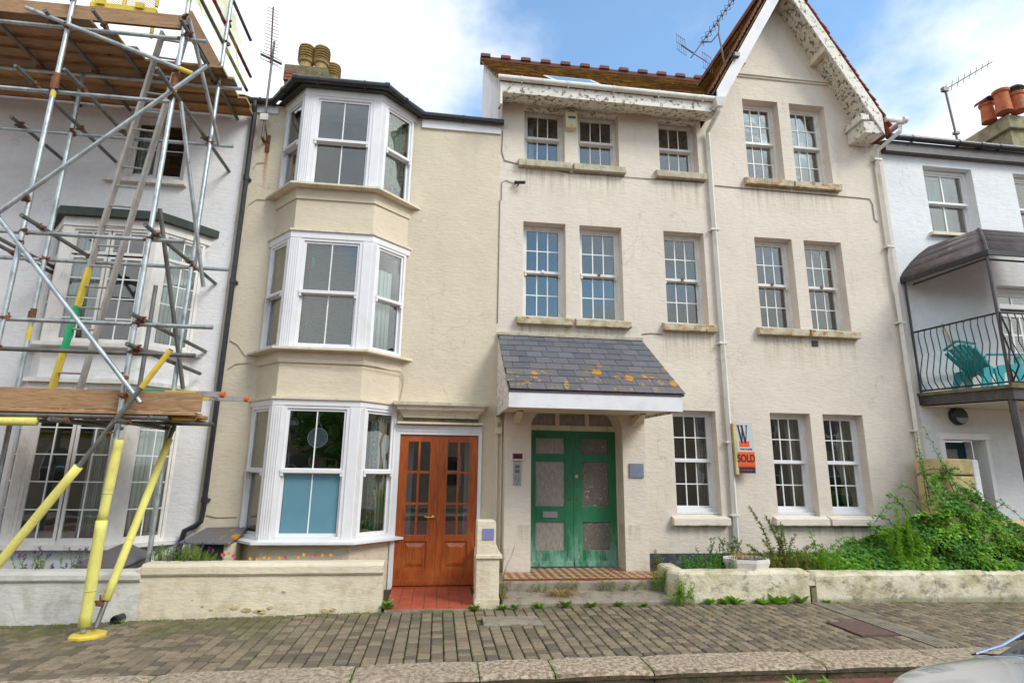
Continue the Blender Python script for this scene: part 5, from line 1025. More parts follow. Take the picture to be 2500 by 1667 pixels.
# SOLD board
SG = thing('sale_board', "estate agent's board with a large W and the word SOLD fixed to the downpipe", 'sign', (4.6, -.1, 1.6))
sx0, sx1, sy = 4.615, 4.895, -.145
B('panel', 'sign_grey', SG, (sx0, sx1, sy, sy+.012, 1.965, 2.425)); B('sold_slip', 'sign_orange', SG, (sx0, sx1, sy-.010, sy+.004, 1.735, 1.965)); B('lower_panel', 'sign_navy', SG, (sx0, sx1, sy, sy+.012, 1.64, 1.735)); B('orange_block', 'sign_orange', SG, (sx0+.045, sx0+.21, sy-.004, sy, 2.045, 2.13)); B('post', 'ochre', SG, (4.575, 4.62, -.15, -.08, 1.62, 2.41))
def text(body, size, loc, mt, parent, name='lettering', sx=1.0, ext_=.0015, font_off=0):
    cu = bpy.data.curves.new('t', 'FONT'); cu.body = body; cu.size = size; cu.extrude = ext_; cu.align_x = 'CENTER'; cu.align_y = 'CENTER'; cu.offset = font_off
    to = bpy.data.objects.new('t', cu); COL.objects.link(to); dg = bpy.context.evaluated_depsgraph_get(); me = bpy.data.meshes.new_from_object(to.evaluated_get(dg)); bpy.data.objects.remove(to)
    me.materials.clear(); me.materials.append(M[mt]); return inst(name, me, parent, loc, (math.pi/2, 0, 0), (sx, 1, 1))
text('SOLD', .16, (4.752, sy-.0125, 1.862), 'ink', SG, sx=.72, font_off=.003); text('01903 202 707', .03, (4.755, sy-.003, 1.685), 'sign_orange', SG); text('WHITTOMES', .036, (4.765, sy-.003, 2.005), 'ink', SG, sx=.95); B('small_print', 'ink', SG, (4.64, 4.87, sy-.0112, sy-.0102, 1.753, 1.757))
m = MB()
def bar_(x0, z0, x1, z1_, w): m.ext([(x0, sy-.0045, z0), (x0+w, sy-.0045, z0), (x1+w, sy-.0045, z1_), (x1, sy-.0045, z1_)][::-1], (0, -.003, 0))
X0 = sx0+.028; zt2, zb2 = 2.372, 2.10
for (xa_, xb_, w) in ((0, .05, .022), (.052, .052, .0), (.062, .105, .024)): 
    if w: bar_(X0+xa_, zt2, X0+xb_, zb2, w)
for (xa_, xb_, w) in ((.075, .058, .010), (.150, .118, .010)): bar_(X0+xa_, zt2, X0+xb_, zb2, w)
for xa_, xb_ in ((-.01, .035), (.05, .095), (.135, .172)): m.box(X0+xa_, X0+xb_, sy-.0076, sy-.0044, zt2-.003, zt2+.006)
m.build('letter_w', 'ink', SG)
# entry panels
IP = thing('entry_phone', 'narrow steel door entry panel left of the green doors', 'intercom', (1.14, PY, 1.42)); B('plate', 'steel', IP, (1.083, 1.197, PY-.018, PY, 1.425, 1.765), bevel=.004); B('speaker_grille', 'grey_plastic', IP, (1.105, 1.175, PY-.021, PY-.018, 1.665, 1.71), (1.105, 1.175, PY-.021, PY-.018, 1.60, 1.645)); m = MB()
for k in range(8): m.lathe((1.12+.04*(k % 2), PY-.018, 1.55-.02*(k//2)-.005*(k % 2)), [(.007, 0), (.006, .005)], 8, (0, -1, 0))
m.lathe((1.14, PY-.018, 1.452), [(.008, 0), (.006, .004)], 8, (0, -1, 0)); m.build('buttons', 'ink', IP)
IP = thing('alarm_display', 'white box with a red framed dark display above the steel entry panel', 'display', (1.14, PY, 1.78)); B('box', 'upvc_old', IP, (1.045, 1.24, PY-.03, PY, 1.775, 1.895), bevel=.006); B('red_frame', 'red_paint', IP, (1.068, 1.217, PY-.034, PY-.03, 1.795, 1.878)); B('display', 'ink', IP, (1.085, 1.20, PY-.037, PY-.034, 1.81, 1.864))
tag(B('wall_plaque', 'plaque', None, (2.825, 3.045, PY-.022, PY-.004, 1.555, 1.76), bevel=.003), 'blank frosted blue-grey plaque on the right pier of the green doorway', 'plaque')
# ================================================================ CURTAINS AND BLINDS
FT = Fr((-2.28, -.5, 0), (1, 0)); FRt = Fr((-1.11, -.5, 0), (.51, .5)); FLt = Fr((-2.72, 0, 0), (.44, -.5))
curtain('beige curtain in the left side of the lowest bay window', FLt, .1, .45, .72, 2.46, -.14, 'curtain_b'); curtain('beige curtain in the left side of the middle bay window', FLt, .08, .58, 3.3, 4.9, -.12, 'curtain_b'); curtain('pale curtain in the left side of the top bay window', FLt, .05, .35, 5.8, 7.3, -.14, 'curtain_w')
curtain('bright floral curtain at the right side of the lowest bay window', FRt, .30, .44, .74, 2.3, -.12, 'floral', amp=.02, n=10); curtain('cream lining curtain beside the floral one in the lowest bay', FRt, .43, .60, .74, 2.35, -.14, 'curtain_b', n=10)
curtain('patterned pale green curtain in the right side of the top bay window', FRt, .20, .6, 5.82, 7.2, -.12, 'floral2', n=14); curtain('dusty grey net behind the right side of the middle bay window', FRt, .12, .5, 3.32, 4.6, -.14, 'curtain_w', n=14)
m = MB(); 
for k in range(54): z = 3.31+k*.0292; F_ = FT; m.hexa([F_.p(.17, -.15, z), F_.p(1.02, -.15, z), F_.p(1.02, -.128, z+.012), F_.p(.17, -.128, z+.012), F_.p(.17, -.151, z+.0015), F_.p(1.02, -.151, z+.0015), F_.p(1.02, -.129, z+.0135), F_.p(.17, -.129, z+.0135)])
for a in (.3, .6, .9): F_.box(m, a-.001, a+.001, -.142, -.14, 3.3, 4.88)
tag(m.build('venetian_blind', 'blind', None), 'white venetian blind filling the middle bay window', 'blind')
m = MB(); m.lathe(FT.p(.60, -.16, 2.04)-Vector((0, -.004, 0)), [(.13, 0), (.13, .012)], 26, (0, -1, 0)); dso = m.build('disc', 'plaque', None); tag(dso, 'round engraved glass disc hanging in the lowest bay window', 'ornament'); dso.name = 'hanging_disc'
m = MB(); m.tube([FT.p(.53, -.155, 2.14), FT.p(.60, -.15, 2.26), FT.p(.67, -.155, 2.14)], .004, 4); m.tube([FT.p(.60, -.15, 2.26), FT.p(.60, -.15, 2.44)], .0025, 4); ring = [FT.p(.60+.133*math.cos(a_/12*math.pi), -.15, 2.04+.133*math.sin(a_/12*math.pi)) for a_ in range(25)]; m.tube(ring, .005, 5, cap=False); m.build('cord_and_rim', 'curtain_w', dso)
tag(B('hanging_tag', 'turq', None, (-1.985+.0, -1.945, -.372, -.366, 4.50, 4.68)), 'small turquoise ornament hung against the blind in the middle bay', 'ornament')
F2 = Fr((0, .19, 0), (1, 0))
curtain('white curtain at the left of the first top-floor window beside the alarm', F2, 1.28, 1.46, 6.85, 7.78, -.2, 'curtain_w', n=10)
curtain('white curtain drawn back in the left top window of the gable', F2, 5.34, 5.52, 6.85, 8.35, -.2, 'curtain_w', n=10); curtain('white curtain at the left of the right top window of the gable', F2, 6.50, 6.76, 6.85, 8.35, -.2, 'curtain_w', n=10)
for (a, b, lb) in ((4.20, 4.36, 'beige curtain at the right edge of the ground-floor window nearest the green doors'), (5.80, 5.97, 'beige curtain at the right edge of the ground-floor window beside the sale board'), (6.73, 6.91, 'beige curtain at the right edge of the last ground-floor window, above the brambles')): curtain(lb, F2, a, b, 1.06, 2.56, -.22, 'curtain_b', n=8)
FB0 = Fr((-5.33, -.5, 0), (1, 0)); FB1 = Fr((-4.10, -.5, 0), (.51, .5))
curtain('white net curtain in the front of the upper bay behind the scaffold', FB0, .15, .55, 3.28, 4.85, -.13, 'curtain_w'); curtain('white net curtain in the right side of the upper bay behind the scaffold', FB1, .1, .62, 3.28, 4.85, -.15, 'curtain_w')
curtain('pale green curtain in the front of the lower bay behind the scaffold', FB0, .75, 1.1, .72, 2.5, -.15, 'curtain_w'); curtain('pale green curtain in the right side of the lower bay behind the scaffold', FB1, .1, .64, .72, 2.5, -.15, 'curtain_w')
curtain('white curtain in the small top window behind the scaffold ladder', Fr((0, .13, 0), (1, 0)), -4.97, -4.66, 6.02, 7.0, -.12, 'curtain_w', n=14)
curtain('white curtain in the upper window of the balcony house', F2, 9.3, 9.75, 6.1, 7.3, -.25, 'curtain_w', n=14)
curtain('pale curtain in the top right window at the edge of the balcony house', F2, 10.9, 11.3, 6.1, 7.3, -.25, 'curtain_w', n=14)
m = MB()
for k in range(62): z = 3.1+k*.029; m.box(10.05, 11.6, .36, .385, z, z+.010)
tag(m.build('venetian_blind', 'blind', None), 'white slatted blind behind the french window of the balcony', 'blind')
# ================================================================ GARDEN WALLS, PIER, STEPS
def rough_wall(name, pts, prof, mt, label, cat='garden wall', seg=.12, jit=.005, parent=None, **k):
    """sweep a wall section (offset outward, z) along a plan polyline"""
    m = MB(); P = []; pts = [Vector((*p, 0)) for p in pts]
    for a, b in zip(pts, pts[1:]):
        n = max(1, int((b-a).length/seg)); P += [a+(b-a)*i/n for i in range(n)]
    P.append(pts[-1]); rows = []
    for i, p in enumerate(P):
        d = (P[min(i+1, len(P)-1)]-P[max(i-1, 0)]).normalized(); nrm = Vector((d.y, -d.x, 0))
        rows.append([p+nrm*(o+noise.noise(Vector((p.x*3, z*5, o*9)))*jit*1.6)+Vector((0, 0, z+noise.noise(Vector((p.x*2.2, o*7, 3)))*jit+(gz(p.x) if z < .05 else 0))) for o, z in prof])
    k_ = len(prof); vs = [q for r in rows for q in r]; fs = [(i*k_+j, (i+1)*k_+j, (i+1)*k_+j+1, i*k_+j+1) for i in range(len(rows)-1) for j in range(k_-1)]
    fs += [tuple(range(k_)), tuple(range(len(rows)*k_-k_, len(rows)*k_))[::-1]]; m.mesh(vs, fs)
    o = m.build(name, mt, parent, smooth=False, **k)
    if label: tag(o, label, cat)
    return o
def cop(zt, zc, t=.2, o=.035): return [(0, -.06), (0, zc-.01), (o*.6, zc), (o, zc+.02), (o, zt-.035), (o*.6, zt-.008), (0, zt), (-t, zt), (-t-o, zt-.03), (-t-o, zc+.01), (-t, zc), (-t, -.06)]
rough_wall('garden_wall', [(-8, -1.16), (-3.30, -1.25)], cop(.455, .35), 'garden_white', 'low white garden wall with a moulded coping behind the yellow foam-wrapped poles')
m_ = rough_wall('garden_wall', [(-3.30, -1.25), (-.60, -1.235)], cop(.535, .405), 'garden_cream', 'low cream garden wall with a rounded coping in front of the bay windows')
B('coping_ramp', 'garden_cream', m_, (-3.36, -3.2, -1.275, -1.03, .40, .50), bevel=.03)
# flaked paint patches at the foot of the cream wall
m = MB()
for (x, z, r) in ((-2.25, .10, .045), (-2.12, .07, .05), (-2.0, .06, .04), (-1.86, .09, .03), (-1.94, .05, .05), (-2.6, .13, .018), (-2.5, .09, .02), (-1.72, .26, .022), (-1.25, .045, .04), (-1.15, .045, .03), (-2.72, .2, .012)):
    q = [(x+r*(1+.35*R.uniform(-1, 1))*math.cos(t_), -1.2535, z+gz(x)+r*.5*(1+.4*R.uniform(-1, 1))*math.sin(t_)) for t_ in [i*math.pi/5 for i in range(10)]]; m.ext(q, (0, .02, 0))
m.build('flaked_patch', 'ochre', m_)
P_ = thing('gate_pier', 'cream rendered pier with a moulded shoulder and square plaque right of the orange doors', 'pier', (.655, -1.1, 0))
m = MB(); m.ext([(.515, -1.21, -.03), (.80, -1.21, -.03), (.80, -1.21, .56), (.825, -1.21, .575), (.825, -1.21, .60), (.79, -1.21, .66), (.755, -1.21, .74), (.752, -1.21, .985), (.74, -1.21, 1.01), (.525, -1.21, 1.01), (.515, -1.21, .99)], (0, .30, 0)); m.box(.505, .835, -1.235, -.89, .565, .61); m.build('shaft', 'garden_cream', P_, bevel=.008)
B('plaque', 'plaque2', P_, (.585, .725, -1.222, -1.207, .79, .92)); B('plinth', 'garden_cream', P_, (.505, .81, -1.218, -.9, -.05, .10))
B('side_wall', 'cream', P_, (.56, .78, -.91, -.01, -.05, .55))
pr = [(0, -.06), (.004, .25), (.0, .315), (-.02, .345), (-.06, .358), (-.19, .36), (-.235, .34), (-.24, -.05)]
W2 = thing('garden_wall', 'low lichen-stained white garden wall with cracks in front of the overgrown bed', 'garden wall', (5.5, -1.2, 0))
W3 = [rough_wall('wall_section', [(3.12, -.45), (3.05, -1.0), (3.15, -1.14), (3.30, -1.16), (4.93, -1.155)], [(o, z+(.03 if z > .2 else 0)) for o, z in pr], 'lichen', None, jit=.012, parent=W2),
      rough_wall('wall_section', [(5.03, -1.155), (6.79, -1.15)], pr, 'lichen', None, jit=.01, parent=W2), rough_wall('wall_section', [(6.80, -1.145), (11.5, -1.145)], pr, 'lichen', None, jit=.01, parent=W2)]
m = MB(); m.box(4.93, 5.03, -1.10, -.93, -.05, .35); m.box(4.92, 5.04, -1.15, -.93, .20, .352); m.build('mortar_joint', 'lichen', W2)
B('wooden_post', 'mossy_cement', W2, (4.955, 5.02, -1.165, -1.11, -.08, .17))
W4 = thing('gate_pier', 'tall ochre-lichened pier with a white side rising behind the brambles', 'pier', (8.0, -.5, 0)); B('shaft', 'ochre', W4, (7.66, 8.30, -.52, -.12, -.1, 1.64), bevel=.02); B('cap_block', 'ochre', W4, (7.65, 8.305, -.53, -.12, 1.66, 1.905), bevel=.03); B('white_side', 'bright_wall', W4, (8.31, 8.42, -.52, -.12, -.1, 1.895), bevel=.02)
tag(B('boundary_wall', 'ochre', None, (8.42, 12, -.5, -.3, -.1, .97), bevel=.02), 'low ochre wall right of the tall pier at the edge of the brambles', 'wall')
# red tiled path
pt = tag(B('doorstep_path', 'concrete', None, (-.56, .515, -1.28, -.03, -.06, .008)), kind='structure')
for i in range(7):
    for j in range(9):
        inst('path_tile', boxmesh('path_tile', .149, .134, .02, 'quarry', .003), pt, (-.49+i*.154, -1.19+j*.139, .008+R.uniform(-.001, .002)+gz(0)*.0), (0, 0, R.uniform(-.004, .004)))
# porch step
ST = thing('porch_step', 'worn concrete double step with checkered tiles below the green doors', 'step', (2.05, -.6, 0))
rough_wall('upper_step', [(.84, -.80), (3.28, -.80)], [(0, -.05), (.0, .20), (-.012, .225), (-.04, .233), (-1.0, .235), (-1.0, -.05)], 'concrete', None, jit=.010, parent=ST)
rough_wall('lower_slab', [(.86, -1.16), (3.10, -1.16)], [(0, -.06), (.0, .03), (-.02, .045), (-.40, .11), (-.40, -.05)], 'concrete', None, jit=.012, parent=ST)
u = .082; s2_ = math.sqrt(2)*u
for i in range(-2, 22):
    for j in range(0, 14):
        cx3 = .9+i*s2_+(j % 2)*s2_/2; cy3 = -.73+j*s2_/2
        if not (.93 < cx3 < 3.25 and -.70 < cy3 < .05) or (cy3 > -.25 and not 1.33 < cx3 < 2.75): continue
        inst('checker_tile', boxmesh('checker_tile', u-.003, u-.003, .02, 'tile_cream' if j % 2 else 'tile_red'), ST, (cx3, cy3, .238), (0, 0, math.pi/4))
B('tile_border', 'tile_red', ST, (.9, 3.26, -.775, -.735, .22, .247))
# ================================================================ PLANTS
def curve_stem(p, h, lean, n=8, wig=.02):
    p = Vector(p); L = Vector((lean[0], lean[1], 0)); return [p+Vector((0, 0, h*i/n))+L*(i/n)**2+Vector((noise.noise(p*9+Vector((i*.7, 0, 0))), noise.noise(p*7+Vector((0, i*.7, 0))), 0))*wig for i in range(n+1)]
def leafy(mb, path, dens, L, w, droop=.0, start=.15, spread=1.0):
    for i in range(len(path)-1):
        if i/(len(path)-1) < start: continue
        a, b = path[i], path[i+1]; k = max(1, int((b-a).length*dens))
        for _ in range(k):
            p = a+(b-a)*R.random(); d = Vector((R.uniform(-1, 1), R.uniform(-1, 1), R.uniform(-.2, .7)-droop)); s = L*R.uniform(.6, 1.15)*(1-.35*i/len(path))*spread
            leaf_quad(mb, p, d, Vector((R.uniform(-.3, .3), R.uniform(-.3, .3), 1)), s, s*w)
def plant(name, label, cat, base, stems, mt, L, w, dens, smt='stem', sr=.004, group=None, **kw):
    t = thing(name, label, cat, base, group); s = MB(); l = MB()
    for st in stems:
        p = curve_stem((base[0]+st[0], base[1]+st[1], base[2]), st[2], st[3]); s.tube(p, [sr*(1-.6*i/len(p)) for i in range(len(p))], 4, cap=False); leafy(l, p, dens, L, w, **kw)
    s.build('stems', smt, t); l.build('leaves', mt, t, kind='stuff'); return t
def arch(p0, p1, h, n=12): p0, p1 = Vector(p0), Vector(p1); return [p0+(p1-p0)*(i/n)+Vector((0, 0, h*math.sin(math.pi*(i/n)**.8)))+rv(.008) for i in range(n+1)]
# bramble thicket
BR = thing('bramble_thicket', 'dense green bramble thicket climbing the ochre pier at the right end of the bed', 'brambles', (7.3, -.7, .02))
prof_h = [(4.9, .42), (5.3, .5), (5.8, .56), (6.2, .66), (6.5, .88), (6.85, 1.02), (7.1, 1.25), (7.35, 1.55), (7.7, 1.62), (8.0, 1.45), (8.3, 1.25), (8.6, 1.0), (9.0, .78), (9.6, .62), (10.2, .5)]
def H(x):
    for (a, ha), (b, hb) in zip(prof_h, prof_h[1:]):
        if a <= x <= b: return ha+(hb-ha)*(x-a)/(b-a)
    return .35
lv = MB(); lb = MB(); core = MB()
def trileaf(mb, p, d, up, L):
    leaf_quad(mb, p, d, up, L, L*.75); s = d.cross(up)
    if s.length > .01: s.normalize(); leaf_quad(mb, p, d*.5+s, up, L*.8, L*.6); leaf_quad(mb, p, d*.5-s, up, L*.8, L*.6)
n_ = 0
while n_ < 19000:
    x = R.uniform(4.9, 10.0); h = H(x); y0b, y1b = -1.10, -.06; t_ = R.random()**.8
    z = .2+(h-.2)*(1-t_*1.0) if R.random() < .75 else R.uniform(.2, h)
    front = y0b+.42*((z-.2)/max(.15, h-.2))**1.1   # mound leans back against the house wall
    y = front+abs(R.gauss(0, .05)); y = min(y, -.05); b_ = noise.noise(Vector((x*2.4, y*2, z*3)))
    y += b_*.20; z += b_*.16*min(1, max(0, z-.3)*2)
    if noise.noise(Vector((x*4.1, z*4.6, 7))) < -.22 and R.random() < .8: continue
    if y < -1.22 or (y < -1.10 and z < .36): continue
    d = Vector((R.uniform(-1, 1), R.uniform(-1.2, .1), R.uniform(-.5, .45))); up = Vector((R.uniform(-.4, .4), -.75+R.uniform(-.4, .3), .7))
    trileaf(lb if (noise.noise(Vector((x*1.7+9, y, z*2.3))) > .02 and R.random() < .75) else lv, Vector((x, y, z)), d, up, R.choice([.024, .034, .045, .062])*R.uniform(.8, 1.15)); n_ += 1
lv.build('leaves', 'bramble', BR, kind='stuff'); lb.build('highlight_leaves', 'bright_leaf', BR, kind='stuff')  # second set is coloured brighter to paint highlights onto the thicket
cs = [4.9+i*.25 for i in range(21)]
for a, b in zip(cs, cs[1:]):
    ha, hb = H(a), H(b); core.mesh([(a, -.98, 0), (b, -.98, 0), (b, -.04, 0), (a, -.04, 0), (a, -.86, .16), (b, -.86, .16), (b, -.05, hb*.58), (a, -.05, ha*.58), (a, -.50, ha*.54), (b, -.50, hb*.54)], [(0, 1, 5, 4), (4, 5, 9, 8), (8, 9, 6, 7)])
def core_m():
    t = NT('painted_inner_shade'); n = t.noise(38, 5, .7); t.bmp(n, .05); return t.done(t.mix(t.ramp(n, .4, .6), (.012, .028, .008), (.04, .085, .015)), .9)
M['core'] = core_m(); core.build('inner_shade', 'core', BR)  # dark core under the leaves, shade of the gaps painted into its colour
s = MB(); l = MB()
canes = [((7.45, -.5, 1.1), (7.32, -.62, 2.25), .1), ((7.5, -.5, 1.2), (7.36, -.6, 2.0), .0), ((7.9, -.55, 1.3), (7.50, -.6, 2.36), .05), ((7.3, -.5, 1.6), (8.25, -.72, 1.32), .25), ((7.8, -.6, 1.2), (8.75, -.8, .75), .30), ((8.0, -.6, 1.2), (9.2, -.8, .5), .35), ((7.2, -.5, .9), (6.35, -.6, .82), .38), ((7.3, -.6, 1.0), (6.55, -.7, 1.1), .25), ((7.3, -.5, 1.3), (6.9, -.6, 1.45), .1), ((6.5, -.6, .6), (6.25, -.7, .95), .1), ((6.3, -.6, .4), (5.5, -.7, .48), .32), ((5.5, -.6, .35), (5.32, -.7, .88), .05), ((7.6, -.6, 1.2), (7.75, -.7, 1.75), .05), ((8.9, -.6, .5), (9.3, -.7, 1.0), .1), ((8.2, -.6, .9), (8.55, -.7, 1.25), .05), ((5.7, -.6, .35), (5.1, -.75, .35), .3), ((9.0, -.7, .5), (8.3, -.8, 1.1), .1), ((7.4, -.6, 1.4), (7.30, -.62, 1.95), .03), ((7.9, -.6, 1.4), (7.66, -.62, 1.9), .05), ((7.0, -.6, 1.0), (6.7, -.62, 1.35), .12), ((6.8, -.6, .8), (6.42, -.62, 1.05), .1), ((8.3, -.6, 1.1), (8.05, -.7, 1.55), .05), ((5.3, -.8, .3), (4.9, -.8, .62), .06), ((7.6, -.6, 1.5), (7.95, -.62, 1.75), .1)]
for a, b, h in canes:
    p = arch(a, b, h); s.tube(p, [.006*(1-.6*i/13) for i in range(len(p))], 5, cap=False)
    for i in range(2, len(p)):
        for _ in range(3): trileaf(l, p[i]+rv(.03), rv(1), Vector((0, -.6, 1)), R.uniform(.022, .042))
s.build('canes', 'stem', BR); l.build('cane_leaves', 'bramble', BR, kind='stuff')
fl_ = MB()
for (x, z) in ((7.15, .75), (7.5, .72), (6.75, .60), (6.9, .52), (7.35, .50), (7.7, 1.38), (6.95, .66), (7.62, .95)):
    c = Vector((x, -.88+(z-.4)*.5, z))
    for _ in range(26): leaf_quad(fl_, c+rv(.028), rv(1), rv(1), .022, .018)
fl_.build('blossom', 'pale_p', BR)
# tall feathery weeds
plant('tall_weed', 'tall bright green feathery weed standing highest in the bed below the last window', 'weed', (6.55, -.9, .05), [(R.uniform(-.15, .22), R.uniform(-.08, .1), R.choice([.7, .8, 1.0, 1.12, .62]), (R.uniform(-.06, .1), 0)) for _ in range(20)], 'bright_leaf', .085, .14, 260, 'grass', .004, droop=-.5)
plant('tall_weed', 'shorter clump of bright feathery weeds nearest the kerb wall joint', 'weed', (5.42, -.92, .05), [(R.uniform(-.16, .16), R.uniform(-.06, .06), R.uniform(.38, .6), (R.uniform(-.05, .08), 0)) for _ in range(16)], 'bright_leaf', .07, .13, 200, 'grass', .0035, droop=-.5)
plant('tall_weed', 'single slim feathery weed between the two bigger clumps', 'weed', (5.98, -.92, .05), [(R.uniform(-.04, .04), 0, R.uniform(.38, .52), (.02, 0)) for _ in range(3)], 'bright_leaf', .06, .14, 200, 'grass', .0035, droop=-.5)
plant('shrub', 'wispy yellow-green shrub leaning left against the wall beside the planter', 'shrub', (4.95, -.6, .05), [(R.uniform(-.1, .1), R.uniform(-.1, .1), h_, (lx, 0)) for h_, lx in ((1.12, -.38), (1.0, -.30), (.85, -.18), (.7, .05), (.75, .25), (.62, .42), (.6, -.5), (.5, .5), (.9, -.1), (.55, .2), (.95, -.22), (.66, -.3), (.8, .12), (.45, -.15), (.58, .36))], 'olive_leaf', .06, .5, 240, 'stem', .005, start=.15)
plant('weed_patch', 'low patch of olive weeds and dry leaves right of the white planter', 'weeds', (4.85, -.85, .05), [(R.uniform(-.5, .5), R.uniform(-.12, .25), R.uniform(.26, .58), (R.uniform(-.1, .1), 0)) for _ in range(150)], 'olive_leaf', .05, .45, 170, 'stem', .003)
plant('weed_patch', 'green weeds in the corner between the low wall and the planter', 'weeds', (3.62, -.82, .05), [(R.uniform(-.3, .3), R.uniform(-.2, .2), R.uniform(.28, .5), (R.uniform(-.1, .1), 0)) for _ in range(90)], 'bramble', .05, .5, 150, 'grass', .003)
plant('shrub', 'thin dark-leaved twigs rising behind the planter', 'shrub', (4.15, -.55, .05), [(R.uniform(-.35, .3), 0, R.uniform(.5, .72), (R.uniform(-.25, .25), 0)) for _ in range(18)], 'bramble', .055, .6, 150, 'stem', .0035)
plant('fern_weed', 'small ferny plant growing at the foot of the porch pier against the dark plinth', 'fern', (3.26, -.14, .10), [(R.uniform(-.05, .05), 0, R.uniform(.25, .42), (R.uniform(-.16, .16), -.05)) for _ in range(9)], 'olive_leaf', .06, .3, 150, 'grass', .003)
plant('weed_clump', 'leafy weed clump at the right end of the porch step', 'weeds', (3.02, -.88, .08), [(R.uniform(-.1, .1), R.uniform(-.06, .06), R.uniform(.15, .34), (R.uniform(-.1, .1), 0)) for _ in range(14)], 'bright_leaf', .05, .35, 120, 'grass', .003)
plant('weed_clump', 'bright green weeds at the outer corner of the low white wall', 'weeds', (3.12, -1.24, -.0), [(R.uniform(-.13, .18), R.uniform(-.03, .03), R.uniform(.10, .34), (R.uniform(-.08, .1), -.03)) for _ in range(22)], 'bright_leaf', .05, .5, 120, 'grass', .003)
plant('dry_weed', 'spindly dried weed rising beside the cream pier', 'weed', (.86, -.9, .05), [(R.uniform(-.03, .03), 0, R.uniform(.5, .85), (R.uniform(.0, .22), 0)) for _ in range(5)], 'olive_leaf', .02, .4, 26, 'cable_dark', .003)
plant('weed_clump', 'rusty leaved weeds squeezed between the cream pier and the porch step', 'weeds', (.86, -1.02, .0), [(R.uniform(-.04, .06), R.uniform(-.1, .1), R.uniform(.1, .3), (R.uniform(-.05, .05), 0)) for _ in range(12)], 'olive_leaf', .045, .4, 90, 'stem', .003)
for (x, n, lb) in ((1.35, 8, 'small weeds growing from the left of the step riser'), (2.25, 9, 'small weeds growing from the middle of the step riser'), (2.62, 7, 'small weeds growing from the step riser right of the middle'), (1.72, 8, 'weeds behind the tuft of dry grass on the step')):
    plant('step_weed', lb, 'weeds', (x, -.83, .10), [(R.uniform(-.13, .13), R.uniform(-.03, .0), R.uniform(.06, .17), (R.uniform(-.06, .06), -.03)) for _ in range(n)], 'olive_leaf', .035, .5, 130, 'grass', .002)
def tuft(name, label, cat, c, n, h, spread, mt, w=.006, droop=.5, group=None):
    t = MB()
    for _ in range(n):
        a = R.uniform(0, 2*math.pi); r = R.uniform(0, spread*.4); p = Vector(c)+Vector((r*math.cos(a), r*.6*math.sin(a), 0)); d = Vector((math.cos(a), math.sin(a)*.8, 0))*R.uniform(.2, 1)*spread; hh = h*R.uniform(.5, 1); k = 4; prev = None
        s_ = Vector((-d.y, d.x, 0)); s_ = s_.normalized()*w*.5 if s_.length > 1e-4 else Vector((w*.5, 0, 0))
        for i in range(k+1):
            f = i/k; q = p+d*f**1.3+Vector((0, 0, hh*(f-droop*f**2.5))); ww = s_*(1-.85*f)
            if prev: t.face([prev[0], prev[1], q+ww, q-ww])
            prev = (q-ww, q+ww)
    return tag(t.build(name, mt, None), label, cat, group)
tuft('dry_grass_tuft', 'tuft of drooping straw-coloured dead grass lying on the lower porch step', 'dry grass', (1.63, -.95, .07), 170, .26, .30, 'straw', .009, .95)
tuft('dry_plant', 'dead straw-coloured stalks leaning out of the white planter', 'dead plant', (4.15, -.84, .47), 60, .38, .34, 'straw', .009, .75)
grs = [(-5.0, -1.28), (-4.0, -1.38), (-3.68, -1.38), (-3.4, -1.38), (-3.35, -1.34)]
g = MB()
def blades(mb, c, n, h, sp, w=.006):
    for _ in range(n):
        p = Vector(c)+Vector((R.uniform(-sp, sp), R.uniform(-sp, sp)*.5, 0)); d = Vector((R.uniform(-1, 1), R.uniform(-1, .5), 0))*h*.6; q = p+Vector((0, 0, h*R.uniform(.5, 1)))+d; s_ = Vector((w/2, 0, 0)); mb.face([p-s_, p+s_, q])
for _ in range(420):   # grass and moss along the feet of the walls
    x = R.uniform(-5.2, 8.5)
    if .50 > x > -.55: y = -1.295
    elif x < -3.3: y = -1.30+R.uniform(-.10, .0)
    elif x < -.55: y = -1.275
    elif x < 3.1: y = -1.20+R.uniform(-.06, .0)
    else: y = -1.185
    dens = noise.noise(Vector((x*1.3, 5, 0)))
    if dens < -.15: continue
    blades(g, (x, y, gz(x)-.01), R.randint(6, 16), R.uniform(.015, .055), .04)
for _ in range(900):   # sprigs in the joints
    x = R.uniform(-5.2, 7.5); y = R.uniform(-3.1, -1.2)
    if noise.noise(Vector((x*.8, y*1.5, 2))) < .02+.12*(x > 0): continue
    blades(g, (x, y, gz(x)-.01), 5, R.uniform(.01, .02), .022, .004)
for x in (-.63, .41, 1.04, 1.89, 3.47, 4.67, -2.2, -3.75):
    for k in range(7): blades(g, (x, -3.48+k*.055, gz(x)-.02), 8, .03, .02, .007)
tag(g.build('verge_grass', 'grass', None), 'short grass and moss growing along the walls and in the paving joints', 'grass', kind='stuff')
def rosette(name, label, c, n, L, group=None, mt='bright_leaf'):
    t = MB()
    for i in range(n): a = R.uniform(0, 2*math.pi); d = Vector((math.cos(a), math.sin(a), R.uniform(.25, 1.3))); leaf_quad(t, Vector(c), d, Vector((0, 0, 1)), L*R.uniform(.6, 1.1), L*.32)
    return tag(t.build(name, mt, None), label, 'weed', group)
GR = 'small leafy weeds along the foot of the white wall'
for (x, L) in ((3.72, .13), (3.86, .15), (4.22, .13), (4.42, .17), (4.56, .16), (4.78, .15), (5.12, .09), (3.52, .12)): rosette('dandelion_weed', 'small bright leafy weed at the foot of the low white wall', (x, -1.20, gz(x)), 16, L, GR)
